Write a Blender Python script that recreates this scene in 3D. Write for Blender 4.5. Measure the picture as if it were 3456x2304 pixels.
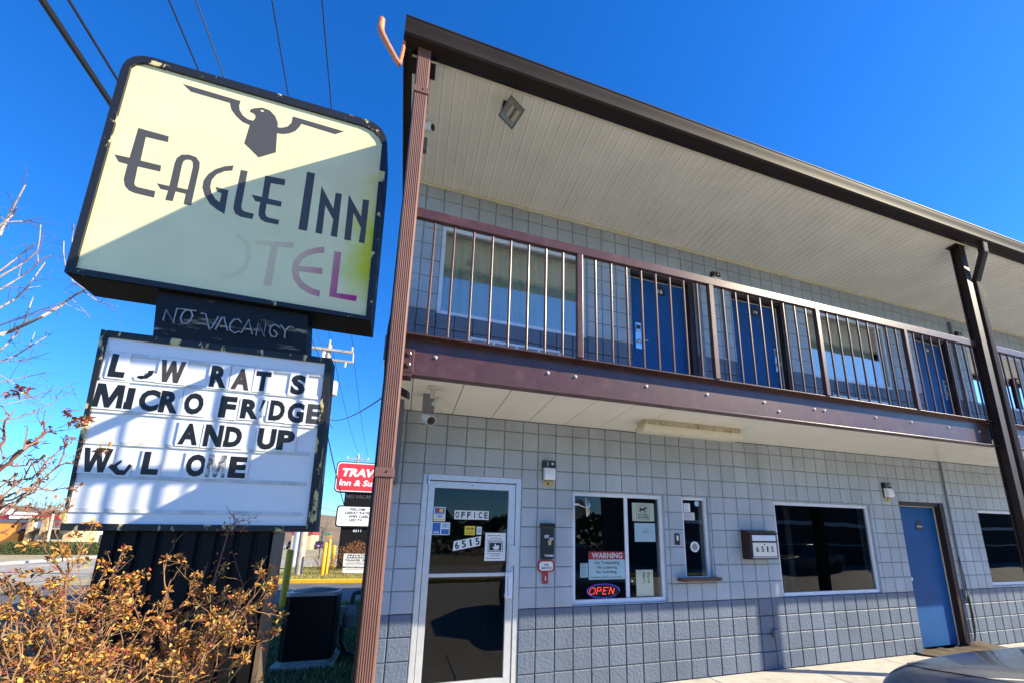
import bpy, bmesh, math, random
from math import sin, cos, pi, radians, sqrt, atan2, hypot
from mathutils import Vector, Matrix, noise
from mathutils.geometry import tessellate_polygon
random.seed(7)
for _o in list(bpy.data.objects):
    bpy.data.objects.remove(_o)
SC = bpy.context.scene
COL = SC.collection

# ------------------------------------------------------------------ camera
cam_d = bpy.data.cameras.new('camera')
cam = bpy.data.objects.new('camera', cam_d)
COL.objects.link(cam)
_R = ((0.9434955655, -0.3313366383, 0.0056701001),
      (0.0821537631, 0.2172917745, -0.9726433282),
      (0.3210403045, 0.9181504870, 0.2322343774))
cam.matrix_world = Matrix(((_R[0][0], -_R[1][0], -_R[2][0], 0.0483592),
                           (_R[0][1], -_R[1][1], -_R[2][1], -4.5588291),
                           (_R[0][2], -_R[1][2], -_R[2][2], 1.4676512),
                           (0, 0, 0, 1)))
cam_d.sensor_fit = 'HORIZONTAL'
cam_d.sensor_width = 36.0
cam_d.lens = 1479.9165 / 3456 * 36.0
cam_d.shift_x = (1728 - 1887.3947) / 3456
cam_d.shift_y = (1475.116 - 1152) / 3456
cam_d.clip_start = 0.05
cam_d.clip_end = 3000
SC.camera = cam

# ------------------------------------------------------------------ light
SUN = Vector((2.0, -1.0, 1.46)).normalized()          # towards the sun
ELEV = math.asin(SUN.z)
AZ = atan2(SUN.x, SUN.y)                              # clockwise from +Y
W = bpy.data.worlds.new('World')
SC.world = W
W.use_nodes = True
nt = W.node_tree
nt.nodes.clear()
sky = nt.nodes.new('ShaderNodeTexSky')
sky.sky_type = 'NISHITA'
sky.sun_disc = False
sky.sun_elevation = ELEV
sky.sun_rotation = AZ
sky.altitude = 100
sky.air_density = 1.0
sky.dust_density = 0.25
sky.ozone_density = 2.5
hs = nt.nodes.new('ShaderNodeHueSaturation')
hs.inputs['Saturation'].default_value = 1.35
hs.inputs['Value'].default_value = 1.0
bgn = nt.nodes.new('ShaderNodeBackground')
bgn.inputs['Strength'].default_value = 0.09
wo = nt.nodes.new('ShaderNodeOutputWorld')
nt.links.new(sky.outputs[0], hs.inputs['Color'])
tint = nt.nodes.new('ShaderNodeMix')          # clear deep-blue winter sky
tint.data_type = 'RGBA'
tint.blend_type = 'MULTIPLY'
tint.inputs['Factor'].default_value = 1.0
tint.inputs[7].default_value = (0.62, 1.03, 1.47, 1)
nt.links.new(hs.outputs[0], tint.inputs[6])
nt.links.new(tint.outputs[2], bgn.inputs['Color'])
nt.links.new(bgn.outputs[0], wo.inputs['Surface'])
sun_d = bpy.data.lights.new('sun', 'SUN')
sun_d.energy = 5.0
sun_d.angle = radians(0.53)
sun_d.color = (1.0, 0.87, 0.62)
sun = bpy.data.objects.new('sun', sun_d)
COL.objects.link(sun)
sun.rotation_euler = (-SUN).to_track_quat('-Z', 'Y').to_euler()
sun.location = SUN * 60
SC.view_settings.view_transform = 'Standard'
SC.view_settings.look = 'None'
SC.view_settings.exposure = 1.18
SC.view_settings.gamma = 1.0
SC.view_settings.use_curve_mapping = False

# ------------------------------------------------------------------ materials
def M(name, col, rough=0.6, metal=0.0, var=0.0, vscale=6.0, bump=0.0, bscale=60.0, spec=0.5,
      col2=None, mscale=4.0, mlo=0.45, mhi=0.6, coat=0.0, emit=None, estr=0.0, stretch=None, bdist=0.004, alpha=1.0):
    m = bpy.data.materials.new(name)
    m.use_nodes = True
    t = m.node_tree
    b = t.nodes['Principled BSDF']
    N = t.nodes.new
    L = t.links.new
    b.inputs['Roughness'].default_value = rough
    b.inputs['Metallic'].default_value = metal
    b.inputs['Specular IOR Level'].default_value = spec
    b.inputs['Coat Weight'].default_value = coat
    b.inputs['Base Color'].default_value = (*col, 1)
    if emit:
        b.inputs['Emission Color'].default_value = (*emit, 1)
        b.inputs['Emission Strength'].default_value = estr
    tc = N('ShaderNodeTexCoord')
    vec = tc.outputs['Object']
    if stretch:
        mp = N('ShaderNodeMapping')
        mp.inputs['Scale'].default_value = stretch
        L(vec, mp.inputs['Vector'])
        vec = mp.outputs['Vector']
    cur = None
    if col2 is not None:
        n1 = N('ShaderNodeTexNoise')
        n1.inputs['Scale'].default_value = mscale
        n1.inputs['Detail'].default_value = 7
        n1.inputs['Roughness'].default_value = 0.62
        L(vec, n1.inputs['Vector'])
        rp = N('ShaderNodeValToRGB')
        rp.color_ramp.elements[0].position = mlo
        rp.color_ramp.elements[1].position = mhi
        rp.color_ramp.elements[0].color = (*col, 1)
        rp.color_ramp.elements[1].color = (*col2, 1)
        L(n1.outputs['Fac'], rp.inputs['Fac'])
        cur = rp.outputs['Color']
    if var > 0:
        n2 = N('ShaderNodeTexNoise')
        n2.inputs['Scale'].default_value = vscale
        n2.inputs['Detail'].default_value = 5
        L(vec, n2.inputs['Vector'])
        mr = N('ShaderNodeMapRange')
        mr.inputs['From Min'].default_value = 0.3
        mr.inputs['From Max'].default_value = 0.7
        mr.inputs['To Min'].default_value = 1 - var
        mr.inputs['To Max'].default_value = 1 + var
        L(n2.outputs['Fac'], mr.inputs['Value'])
        mx = N('ShaderNodeMix')
        mx.data_type = 'RGBA'
        mx.blend_type = 'MULTIPLY'
        mx.inputs['Factor'].default_value = 1
        if cur is None:
            mx.inputs[6].default_value = (*col, 1)
        else:
            L(cur, mx.inputs[6])
        L(mr.outputs[0], mx.inputs[7])
        cur = mx.outputs[2]
    if cur is not None:
        L(cur, b.inputs['Base Color'])
    if bump > 0:
        n3 = N('ShaderNodeTexNoise')
        n3.inputs['Scale'].default_value = bscale
        n3.inputs['Detail'].default_value = 4
        L(vec, n3.inputs['Vector'])
        bp = N('ShaderNodeBump')
        bp.inputs['Strength'].default_value = bump
        bp.inputs['Distance'].default_value = bdist
        L(n3.outputs['Fac'], bp.inputs['Height'])
        L(bp.outputs[0], b.inputs['Normal'])
    if alpha < 1:
        b.inputs['Alpha'].default_value = alpha
    return m

def glass_mat(name, tint=(0.75, 0.8, 0.8), boost=1.6, rough=0.0, base=0.03):
    m = bpy.data.materials.new(name)
    m.use_nodes = True
    t = m.node_tree
    t.nodes.clear()
    N = t.nodes.new
    L = t.links.new
    out = N('ShaderNodeOutputMaterial')
    mix = N('ShaderNodeMixShader')
    tr = N('ShaderNodeBsdfTransparent')
    gl = N('ShaderNodeBsdfGlossy')
    tr.inputs['Color'].default_value = (*tint, 1)
    gl.inputs['Roughness'].default_value = rough
    lw = N('ShaderNodeFresnel')
    lw.inputs['IOR'].default_value = 1.5
    mm = N('ShaderNodeMath')
    mm.operation = 'MULTIPLY_ADD'
    mm.use_clamp = True
    mm.inputs[1].default_value = boost
    mm.inputs[2].default_value = base
    tc = N('ShaderNodeTexCoord')
    n3 = N('ShaderNodeTexNoise')
    n3.inputs['Scale'].default_value = 1.3
    n3.inputs['Detail'].default_value = 1
    L(tc.outputs['Object'], n3.inputs['Vector'])
    bp = N('ShaderNodeBump')
    bp.inputs['Strength'].default_value = 0.25
    bp.inputs['Distance'].default_value = 0.01
    L(n3.outputs['Fac'], bp.inputs['Height'])
    L(bp.outputs[0], gl.inputs['Normal'])
    L(lw.outputs[0], mm.inputs[0])
    L(mm.outputs[0], mix.inputs['Fac'])
    L(tr.outputs[0], mix.inputs[1])
    L(gl.outputs[0], mix.inputs[2])
    L(mix.outputs[0], out.inputs['Surface'])
    return m

# ------------------------------------------------------------------ mesh helpers
def origin_of(o):
    v = Vector((0, 0, 0))
    while o is not None:
        v += o.location
        o = o.parent
    return v

class MB:
    def __init__(self):
        self.v = []
        self.f = []
        self.m = []
    def add(self, vs, fs, mi=0):
        b = len(self.v)
        self.v += [tuple(p) for p in vs]
        for f in fs:
            self.f.append([b + i for i in f])
            self.m.append(mi)
        return self
    def box(self, x0, x1, y0, y1, z0, z1, mi=0):
        vs = [(x0, y0, z0), (x1, y0, z0), (x1, y1, z0), (x0, y1, z0), (x0, y0, z1), (x1, y0, z1), (x1, y1, z1), (x0, y1, z1)]
        fs = [(3, 2, 1, 0), (4, 5, 6, 7), (0, 1, 5, 4), (1, 2, 6, 5), (2, 3, 7, 6), (3, 0, 4, 7)]
        return self.add(vs, fs, mi)
    def hexa(self, p, mi=0):
        fs = [(3, 2, 1, 0), (4, 5, 6, 7), (0, 1, 5, 4), (1, 2, 6, 5), (2, 3, 7, 6), (3, 0, 4, 7)]
        return self.add(p, fs, mi)
    def obox(self, c, ax, ay, az, hx, hy, hz, mi=0):
        c, ax, ay, az = Vector(c), Vector(ax).normalized(), Vector(ay).normalized(), Vector(az).normalized()
        vs = []
        for sz in (-1, 1):
            for sx, sy in ((-1, -1), (1, -1), (1, 1), (-1, 1)):
                vs.append(c + ax * hx * sx + ay * hy * sy + az * hz * sz)
        return self.hexa(vs, mi)
    def quad(self, a, b, c, d, mi=0):
        return self.add([a, b, c, d], [(0, 1, 2, 3)], mi)
    def poly(self, pts, fn, holes=None, mi=0):
        loops = [[Vector((p[0], p[1], 0)) for p in pts]]
        for h in holes or []:
            loops.append([Vector((p[0], p[1], 0)) for p in h])
        tris = tessellate_polygon(loops)
        flat = [p for l in loops for p in l]
        out = []
        for t in tris:
            a, b, c = (flat[i] for i in t)
            if (b - a).cross(c - a).z < 0:
                t = (t[0], t[2], t[1])
            out.append(t)
        return self.add([fn(p.x, p.y) for p in flat], out, mi)
    def slab(self, pts, fn, t, mi=0, holes=None):
        """closed outline pts in 2D, fn(u,w,d) -> 3D, thickness t behind the front"""
        self.poly(pts, lambda u, w: fn(u, w, 0), holes, mi)
        for lp in [pts] + (holes or []):
            n = len(lp)
            vs = [fn(p[0], p[1], 0) for p in lp] + [fn(p[0], p[1], t) for p in lp]
            self.add(vs, [(i, (i + 1) % n, n + (i + 1) % n, n + i) for i in range(n)], mi)
        self.poly(pts, lambda u, w: fn(u, w, t), holes, mi)
        return self
    def tube(self, path, r, n=6, caps=True, mi=0):
        path = [Vector(p) for p in path]
        k = len(path)
        if k < 2:
            return self
        rs = r if isinstance(r, (list, tuple)) else [r] * k
        rings = []
        prev = None
        for i, p in enumerate(path):
            d = (path[min(i + 1, k - 1)] - path[max(i - 1, 0)])
            if d.length < 1e-9:
                d = Vector((0, 0, 1))
            d.normalize()
            if prev is None:
                u = d.orthogonal().normalized()
            else:
                u = prev - d * prev.dot(d)
                u = u.normalized() if u.length > 1e-6 else d.orthogonal().normalized()
            prev = u
            w = d.cross(u)
            rings.append([p + (u * cos(2 * pi * j / n) + w * sin(2 * pi * j / n)) * rs[i] for j in range(n)])
        vs = [q for rg in rings for q in rg]
        fs = []
        for i in range(k - 1):
            for j in range(n):
                a = i * n + j
                b = i * n + (j + 1) % n
                fs.append((a, b, b + n, a + n))
        if caps:
            fs.append(tuple(range(n - 1, -1, -1)))
            fs.append(tuple(range((k - 1) * n, k * n)))
        return self.add(vs, fs, mi)
    def lathe(self, prof, c, axis=(0, 0, 1), n=20, mi=0):
        """prof: list of (radius, height along axis)"""
        c = Vector(c)
        a = Vector(axis).normalized()
        u = a.orthogonal().normalized()
        w = a.cross(u)
        k = len(prof)
        vs = []
        for r, h in prof:
            for j in range(n):
                vs.append(c + a * h + (u * cos(2 * pi * j / n) + w * sin(2 * pi * j / n)) * r)
        fs = []
        for i in range(k - 1):
            for j in range(n):
                p = i * n + j
                q = i * n + (j + 1) % n
                fs.append((p, q, q + n, p + n))
        if prof[0][0] > 1e-5:
            fs.append(tuple(range(n - 1, -1, -1)))
        if prof[-1][0] > 1e-5:
            fs.append(tuple(range((k - 1) * n, k * n)))
        return self.add(vs, fs, mi)
    def extrude_x(self, prof, x0, x1, mi=0, y_skew=0.0):
        """closed (y,z) profile swept along x"""
        n = len(prof)
        vs = [(x0, y, z) for y, z in prof] + [(x1, y + y_skew, z) for y, z in prof]
        fs = [(i, (i + 1) % n, n + (i + 1) % n, n + i) for i in range(n)]
        self.add(vs, fs, mi)
        self.poly([(y, z) for y, z in prof], lambda u, w: (x0, u, w), None, mi)
        self.poly([(y, z) for y, z in prof], lambda u, w: (x1, u + y_skew, w), None, mi)
        return self
    def build(self, name, mats, parent=None, loc=None, smooth=False, bevel=0.0, sharp=40, seg=2, normals=True):
        me = bpy.data.meshes.new(name)
        o = bpy.data.objects.new(name, me)
        COL.objects.link(o)
        if parent is not None:
            o.parent = parent
            off = origin_of(parent)
        else:
            off = Vector(loc) if loc is not None else Vector((0, 0, 0))
            o.location = off
        me.from_pydata([(p[0] - off.x, p[1] - off.y, p[2] - off.z) for p in self.v], [], self.f)
        if not isinstance(mats, (list, tuple)):
            mats = [mats]
        for mt in mats:
            me.materials.append(mt)
        if len(mats) > 1:
            me.polygons.foreach_set('material_index', self.m)
        me.update()
        if normals:
            bm = bmesh.new()
            bm.from_mesh(me)
            bmesh.ops.recalc_face_normals(bm, faces=bm.faces)
            bm.to_mesh(me)
            bm.free()
        if smooth:
            me.polygons.foreach_set('use_smooth', [True] * len(me.polygons))
            me.set_sharp_from_angle(angle=radians(sharp))
        if bevel > 0:
            md = o.modifiers.new('bevel', 'BEVEL')
            md.width = bevel
            md.segments = seg
            md.limit_method = 'ANGLE'
            md.angle_limit = radians(35)
        return o

def tag(o, label=None, cat=None, group=None, kind=None):
    if label:
        o['label'] = label
    if cat:
        o['category'] = cat
    if group:
        o['group'] = group
    if kind:
        o['kind'] = kind
    return o

def thing(name, label, cat, loc=(0, 0, 0), group=None):
    o = bpy.data.objects.new(name, None)
    COL.objects.link(o)
    o.location = loc
    o.empty_display_size = 0.2
    return tag(o, label, cat, group)

def struct(mb, name, mat, **k):
    return tag(mb.build(name, mat, **k), kind='structure')

_fc = {}
def glyphs(s, bold=0.0, sp=1.0):
    """flat triangles of a string, as (verts2d, faces), normalised later"""
    key = (s, bold, sp)
    if key in _fc:
        return _fc[key]
    cu = bpy.data.curves.new('t', 'FONT')
    cu.body = s
    cu.size = 1.0
    cu.offset = bold
    cu.space_character = sp
    cu.resolution_u = 3
    cu.fill_mode = 'FRONT'
    o = bpy.data.objects.new('t', cu)
    COL.objects.link(o)
    dg = bpy.context.evaluated_depsgraph_get()
    me = o.evaluated_get(dg).to_mesh()
    vs = [(v.co.x, v.co.y) for v in me.vertices]
    fs = [tuple(p.vertices) for p in me.polygons]
    o.evaluated_get(dg).to_mesh_clear()
    bpy.data.objects.remove(o)
    bpy.data.curves.remove(cu)
    _fc[key] = (vs, fs)
    return _fc[key]

def put_text(mb, s, u0, u1, w0, w1, fn, bold=0.0, sp=1.0, mi=0, shear=0.0, rot=0.0, keep=False):
    """fit the string into the box (u0..u1, w0..w1) of the plane fn(u,w)"""
    vs, fs = glyphs(s, bold, sp)
    if not vs:
        return
    ax = min(p[0] for p in vs); bx = max(p[0] for p in vs)
    ay = min(p[1] for p in vs); by = max(p[1] for p in vs)
    kx = (u1 - u0) / max(bx - ax, 1e-6)
    ky = (w1 - w0) / max(by - ay, 1e-6)
    if keep:
        kx = ky = min(kx, ky)
    cu, cw = (u0 + u1) / 2, (w0 + w1) / 2
    out = []
    for x, y in vs:
        a = (x - (ax + bx) / 2) * kx
        b = (y - (ay + by) / 2) * ky
        a += shear * b
        a, b = a * cos(rot) - b * sin(rot), a * sin(rot) + b * cos(rot)
        out.append(fn(cu + a, cw + b))
    mb.add(out, fs, mi)

def fac(y):
    return lambda u, w: (u, y, w)

def rect_text_lines(mb, x0, x1, z1, lh, n, y, rnd, mi=0, fill=0.55):
    """rows of tiny dark strokes for print too small to read"""
    for i in range(n):
        z = z1 - i * lh
        x = x0
        e = x0 + (x1 - x0) * rnd.uniform(0.7, 1.0)
        while x < e:
            w = rnd.uniform(0.006, 0.02)
            mb.quad((x, y, z - lh * fill), (min(x + w, e), y, z - lh * fill), (min(x + w, e), y, z), (x, y, z), mi)
            x += w + 0.004
# ------------------------------------------------------------------ palette
def tone_blocks(m, amt):
    """each block gets a slightly different coat: hash of its column and course"""
    t = m.node_tree; N = t.nodes.new; L = t.links.new
    b = t.nodes['Principled BSDF']
    src = b.inputs['Base Color'].links[0].from_socket
    tc = N('ShaderNodeTexCoord')
    sc = N('ShaderNodeVectorMath'); sc.operation = 'MULTIPLY_ADD'
    sc.inputs[1].default_value = (1 / 0.2032, 0, 1 / 0.2032); sc.inputs[2].default_value = (0.118, 0.5, 0.002)
    L(tc.outputs['Object'], sc.inputs[0])
    fl = N('ShaderNodeVectorMath'); fl.operation = 'FLOOR'; L(sc.outputs[0], fl.inputs[0])
    wn = N('ShaderNodeTexWhiteNoise'); L(fl.outputs[0], wn.inputs['Vector'])
    mr = N('ShaderNodeMapRange'); mr.inputs['To Min'].default_value = 1 - amt; mr.inputs['To Max'].default_value = 1 + amt
    L(wn.outputs['Value'], mr.inputs['Value'])
    # broad grime and drips
    mp = N('ShaderNodeMapping'); mp.inputs['Scale'].default_value = (2.2, 1, 0.5); L(tc.outputs['Object'], mp.inputs['Vector'])
    ns = N('ShaderNodeTexNoise'); ns.inputs['Scale'].default_value = 1.6; ns.inputs['Detail'].default_value = 8; ns.inputs['Roughness'].default_value = 0.7
    L(mp.outputs[0], ns.inputs['Vector'])
    m2 = N('ShaderNodeMapRange'); m2.inputs['From Min'].default_value = 0.35; m2.inputs['From Max'].default_value = 0.65
    m2.inputs['To Min'].default_value = 0.88; m2.inputs['To Max'].default_value = 1.06
    L(ns.outputs['Fac'], m2.inputs['Value'])
    mu = N('ShaderNodeMath'); mu.operation = 'MULTIPLY'; L(mr.outputs[0], mu.inputs[0]); L(m2.outputs[0], mu.inputs[1])
    mx = N('ShaderNodeMix'); mx.data_type = 'RGBA'; mx.blend_type = 'MULTIPLY'; mx.inputs['Factor'].default_value = 1
    L(src, mx.inputs[6]); L(mu.outputs[0], mx.inputs[7]); L(mx.outputs[2], b.inputs['Base Color'])
    return m
m_wall = M('wall_paint_light', (0.37, 0.418, 0.465), 0.55, spec=0.35, var=0.07, vscale=1.7, bump=0.35, bscale=55, bdist=0.003)
tone_blocks(m_wall, 0.045)
m_slate = M('wall_paint_slate', (0.118, 0.15, 0.21), 0.5, spec=0.35, var=0.08, vscale=2.2, bump=0.9, bscale=34, bdist=0.009)
tone_blocks(m_slate, 0.06)
m_joint = M('joint_shade_light', (0.30, 0.335, 0.37), 0.8, var=0.2, vscale=12)  # groove shade painted into the colour; the joint paint matches the blocks
m_joint2 = M('joint_shade_slate', (0.07, 0.09, 0.13), 0.8, var=0.2, vscale=12)  # same painted-in groove shade for the slate courses
m_brown = M('brown_paint', (0.075, 0.032, 0.027), 0.3, var=0.16, vscale=9, bump=0.25, bscale=45, bdist=0.002, spec=0.5, col2=(0.11, 0.055, 0.047), mscale=7, mlo=0.52, mhi=0.75)
m_brown_dk = M('dark_brown_paint', (0.035, 0.021, 0.018), 0.45, spec=0.3, var=0.15, vscale=7, bump=0.2, bscale=40, bdist=0.002)
m_gutter = M('gutter_bronze', (0.024, 0.016, 0.012), 0.58, spec=0.22, var=0.25, vscale=3, bump=0.15, bscale=8, bdist=0.004)
m_down = M('downspout_brown', (0.19, 0.095, 0.073), 0.4, var=0.1, vscale=5)
m_soffit = M('cream_soffit', (0.70, 0.67, 0.58), 0.5, var=0.05, vscale=2.5)
m_trim = M('soffit_trim', (0.70, 0.65, 0.46), 0.5, var=0.1, vscale=9)
m_panel = M('ceiling_panel', (0.82, 0.80, 0.73), 0.16, var=0.04, vscale=1.5, spec=0.6)
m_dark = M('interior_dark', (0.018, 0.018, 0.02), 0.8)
m_room = M('interior_wall', (0.05, 0.05, 0.055), 0.8)
m_alum = M('aluminium_frame', (0.55, 0.57, 0.60), 0.35, metal=0.35, var=0.06, vscale=14)
m_alum_w = M('white_window_frame', (0.66, 0.70, 0.78), 0.4, var=0.06, vscale=10)
m_steel = M('brushed_steel', (0.6, 0.6, 0.6), 0.3, metal=1.0)
m_blue = M('blue_door_paint', (0.010, 0.077, 0.245), 0.5, spec=0.2, var=0.12, vscale=3, bump=0.1, bscale=50, bdist=0.002)
m_black = M('black_plastic', (0.012, 0.012, 0.014), 0.4)
m_white = M('white_plastic', (0.75, 0.76, 0.78), 0.35)
m_cream = M('cream_enamel', (0.62, 0.56, 0.4), 0.45, var=0.2, vscale=14, col2=(0.32, 0.24, 0.13), mscale=11, mlo=0.56, mhi=0.74)
m_paper = M('paper', (0.72, 0.74, 0.74), 0.7)
m_ink = M('black_ink', (0.015, 0.015, 0.017), 0.6)
m_galv = M('galvanised_bolt', (0.55, 0.56, 0.57), 0.55, metal=0.2, var=0.2, vscale=60)
m_red = M('red_paint', (0.35, 0.03, 0.03), 0.5)
m_curtain = M('curtain_cloth', (0.78, 0.76, 0.58), 0.85, var=0.08, vscale=3)
m_glass = glass_mat('window_glass', (0.86, 0.9, 0.9), 1.0, base=0.0)
m_glass_up = glass_mat('bedroom_glass', (0.9, 0.93, 0.9), 2.2, base=0.20)
m_pipe = M('conduit_dark', (0.16, 0.17, 0.2), 0.5)
m_yellowed = M('yellowed_plastic', (0.5, 0.36, 0.13), 0.5, var=0.2, vscale=30)

# perforated soffit: dot rows in each panel strip
def soffit_mat():
    m = M('perforated_soffit', (0.90, 0.855, 0.735), 0.5, var=0.06, vscale=2.0)
    t = m.node_tree
    N = t.nodes.new
    L = t.links.new
    b = t.nodes['Principled BSDF']
    src = b.inputs['Base Color'].links[0].from_socket
    tc = N('ShaderNodeTexCoord')
    mp = N('ShaderNodeMapping')
    mp.inputs['Rotation'].default_value = (0, 0, pi / 4)
    mp.inputs['Scale'].default_value = (85, 85, 85)
    L(tc.outputs['Object'], mp.inputs['Vector'])
    vf = N('ShaderNodeVectorMath'); vf.operation = 'FRACTION'
    L(mp.outputs[0], vf.inputs[0])
    vs = N('ShaderNodeVectorMath'); vs.operation = 'SUBTRACT'
    vs.inputs[1].default_value = (0.5, 0.5, 0)
    L(vf.outputs[0], vs.inputs[0])
    vm = N('ShaderNodeVectorMath'); vm.operation = 'MULTIPLY'
    vm.inputs[1].default_value = (1, 1, 0)
    L(vs.outputs[0], vm.inputs[0])
    vl = N('ShaderNodeVectorMath'); vl.operation = 'LENGTH'
    L(vm.outputs[0], vl.inputs[0])
    lt = N('ShaderNodeMath'); lt.operation = 'LESS_THAN'; lt.inputs[1].default_value = 0.17
    L(vl.outputs['Value'], lt.inputs[0])
    # strip mask: holes only between the flat edges of each 0.104 m panel
    sx = N('ShaderNodeSeparateXYZ')
    L(tc.outputs['Object'], sx.inputs[0])
    md = N('ShaderNodeMath'); md.operation = 'MODULO'
    ad = N('ShaderNodeMath'); ad.operation = 'ADD'; ad.inputs[1].default_value = 10.4 + 0.047
    L(sx.outputs['X'], ad.inputs[0]); L(ad.outputs[0], md.inputs[0]); md.inputs[1].default_value = 0.104
    g1 = N('ShaderNodeMath'); g1.operation = 'GREATER_THAN'; g1.inputs[1].default_value = 0.028
    g2 = N('ShaderNodeMath'); g2.operation = 'LESS_THAN'; g2.inputs[1].default_value = 0.086
    L(md.outputs[0], g1.inputs[0]); L(md.outputs[0], g2.inputs[0])
    a1 = N('ShaderNodeMath'); a1.operation = 'MULTIPLY'
    a2 = N('ShaderNodeMath'); a2.operation = 'MULTIPLY'
    L(g1.outputs[0], a1.inputs[0]); L(g2.outputs[0], a1.inputs[1])
    L(a1.outputs[0], a2.inputs[0]); L(lt.outputs[0], a2.inputs[1])
    mx = N('ShaderNodeMix'); mx.data_type = 'RGBA'
    L(a2.outputs[0], mx.inputs['Factor'])
    L(src, mx.inputs[6])
    mx.inputs[7].default_value = (0.09, 0.085, 0.07, 1)
    L(mx.outputs[2], b.inputs['Base Color'])
    return m
m_perf = soffit_mat()

# ------------------------------------------------------------------ motel building
XR = 15.0
XL = -0.20
motel = thing('motel_building', 'two-storey grey block motel with brown balcony railing and blue doors', 'motel', (0, 0, 0))
B8 = 0.2032
def colx(i):
    return i * B8 - (0.024 if i >= 7 else 0)
XS = [colx(i) for i in range(-1, 75)]
ZG = [k * B8 for k in range(0, 14)]
ZU = [5.345 + k * B8 for k in range(-12, 2)]

G_OPEN = [(0.209, 1.219, -0.1, 2.133), (1.806, 2.965, 0.826, 2.02), (3.228, 3.60, 1.07, 2.018), (4.648, 6.405, 0.816, 2.011),
          (7.04, 8.05, -0.1, 2.10), (8.87, 10.6, 0.845, 2.02), (12.2, 13.2, -0.1, 2.1)]
U_OPEN = [(0.207, 1.995, 3.905, 5.03), (2.633, 3.62, 2.9, 5.02), (4.272, 5.27, 2.9, 5.02), (5.68, 7.43, 3.905, 5.03), (8.115, 9.06, 2.9, 5.02),
          (9.55, 11.3, 3.905, 5.03), (12.2, 13.2, 2.9, 5.02)]

def subtract(rects, h):
    out = []
    for (a, b, c, d) in rects:
        if h[0] >= b or h[1] <= a or h[2] >= d or h[3] <= c:
            out.append((a, b, c, d))
            continue
        if a < h[0]:
            out.append((a, h[0], c, d))
        if b > h[1]:
            out.append((h[1], b, c, d))
        m0, m1 = max(a, h[0]), min(b, h[1])
        if c < h[2]:
            out.append((m0, m1, c, h[2]))
        if d > h[3]:
            out.append((m0, m1, h[3], d))
    return [r for r in out if r[1] - r[0] > 0.004 and r[3] - r[2] > 0.004]

def block_wall(openings, zs, ztop, zpaint, zbase):
    mb = MB()
    rnd = random.Random(3)
    zs = [z for z in zs if zbase < z < ztop]
    zs = [zbase] + zs + [ztop]
    for j in range(len(zs) - 1):
        for i in range(len(XS) - 1):
            r0 = [(max(XS[i], XL), min(XS[i + 1], XR), zs[j], zs[j + 1])]
            if r0[0][1] <= r0[0][0]:
                continue
            for h in openings:
                r0 = subtract(r0, h)
            for (a, b, c, d) in r0:
                mi = 1 if (c + d) / 2 < zpaint else 0
                g = 0.0075 + rnd.uniform(-0.0014, 0.0014)
                gg = min(g, (b - a) * 0.3, (d - c) * 0.3)
                y0 = rnd.uniform(-0.0012, 0.0012)
                dp = 0.014
                vs = [(a, dp, c), (b, dp, c), (b, dp, d), (a, dp, d)]
                # slightly eased edge between face and joint
                vs += [(a + gg * .7, y0 + dp * .25, c + gg * .7), (b - gg * .7, y0 + dp * .25, c + gg * .7), (b - gg * .7, y0 + dp * .25, d - gg * .7), (a + gg * .7, y0 + dp * .25, d - gg * .7)]
                g2 = gg + 0.004
                vs += [(a + g2, y0, c + g2), (b - g2, y0, c + g2), (b - g2, y0, d - g2), (a + g2, y0, d - g2)]
                fs = []
                for k in range(4):
                    n = (k + 1) % 4
                    fs.append((4 + k, 4 + n, 8 + n, 8 + k))
                fs.append((8, 9, 10, 11))
                mb.add(vs, fs, mi)
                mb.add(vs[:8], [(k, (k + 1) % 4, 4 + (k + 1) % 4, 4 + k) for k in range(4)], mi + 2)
    for (a, b, c, d) in openings:                      # reveals of the openings
        b = min(b, XR)
        for (p, q) in (((a, c), (a, d)), ((b, d), (b, c)), ((a, d), (b, d)), ((b, c), (a, c))):
            mi = 1 if (p[1] + q[1]) / 2 < zpaint - 0.02 else 0
            mb.quad((p[0], 0.014, p[1]), (q[0], 0.014, q[1]), (q[0], 0.2, q[1]), (p[0], 0.2, p[1]), mi)
    return mb

gw = block_wall(G_OPEN, ZG, 2.772, 4 * B8, -0.05)
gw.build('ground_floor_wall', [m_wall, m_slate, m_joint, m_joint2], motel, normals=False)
uw = block_wall(U_OPEN, ZU, 5.516, 5.345 - 7 * B8, 2.99)
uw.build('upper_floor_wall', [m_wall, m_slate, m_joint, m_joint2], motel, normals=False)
# left end wall, back wall, roof slab over the rooms
ew = MB()
ew.box(XL, XL + 0.19, 0.0096, 8.0, -0.05, 5.516)
ew.box(XL + 0.19, XR, 7.8, 8.0, -0.05, 5.516)
ew.box(XR, XR + 0.2, 0.0096, 8.0, -0.05, 5.516)
ew.build('side_wall', m_wall, motel)
inn = MB()
for (z0, z1) in ((0.0, 2.76), (2.99, 5.5)):
    inn.quad((XL + 0.2, 3.2, z0), (XR, 3.2, z0), (XR, 3.2, z1), (XL + 0.2, 3.2, z1))
    inn.quad((XL + 0.2, 0.2, z1), (XR, 0.2, z1), (XR, 3.2, z1), (XL + 0.2, 3.2, z1))
    inn.quad((XL + 0.2, 0.2, z0), (XR, 0.2, z0), (XR, 3.2, z0), (XL + 0.2, 3.2, z0))
for x in (1.5, 3.95, 6.9, 8.4, 11.5):
    inn.quad((x, 0.2, 0), (x, 3.2, 0), (x, 3.2, 2.76), (x, 0.2, 2.76))
inn.build('interior', m_room, motel)

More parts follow.
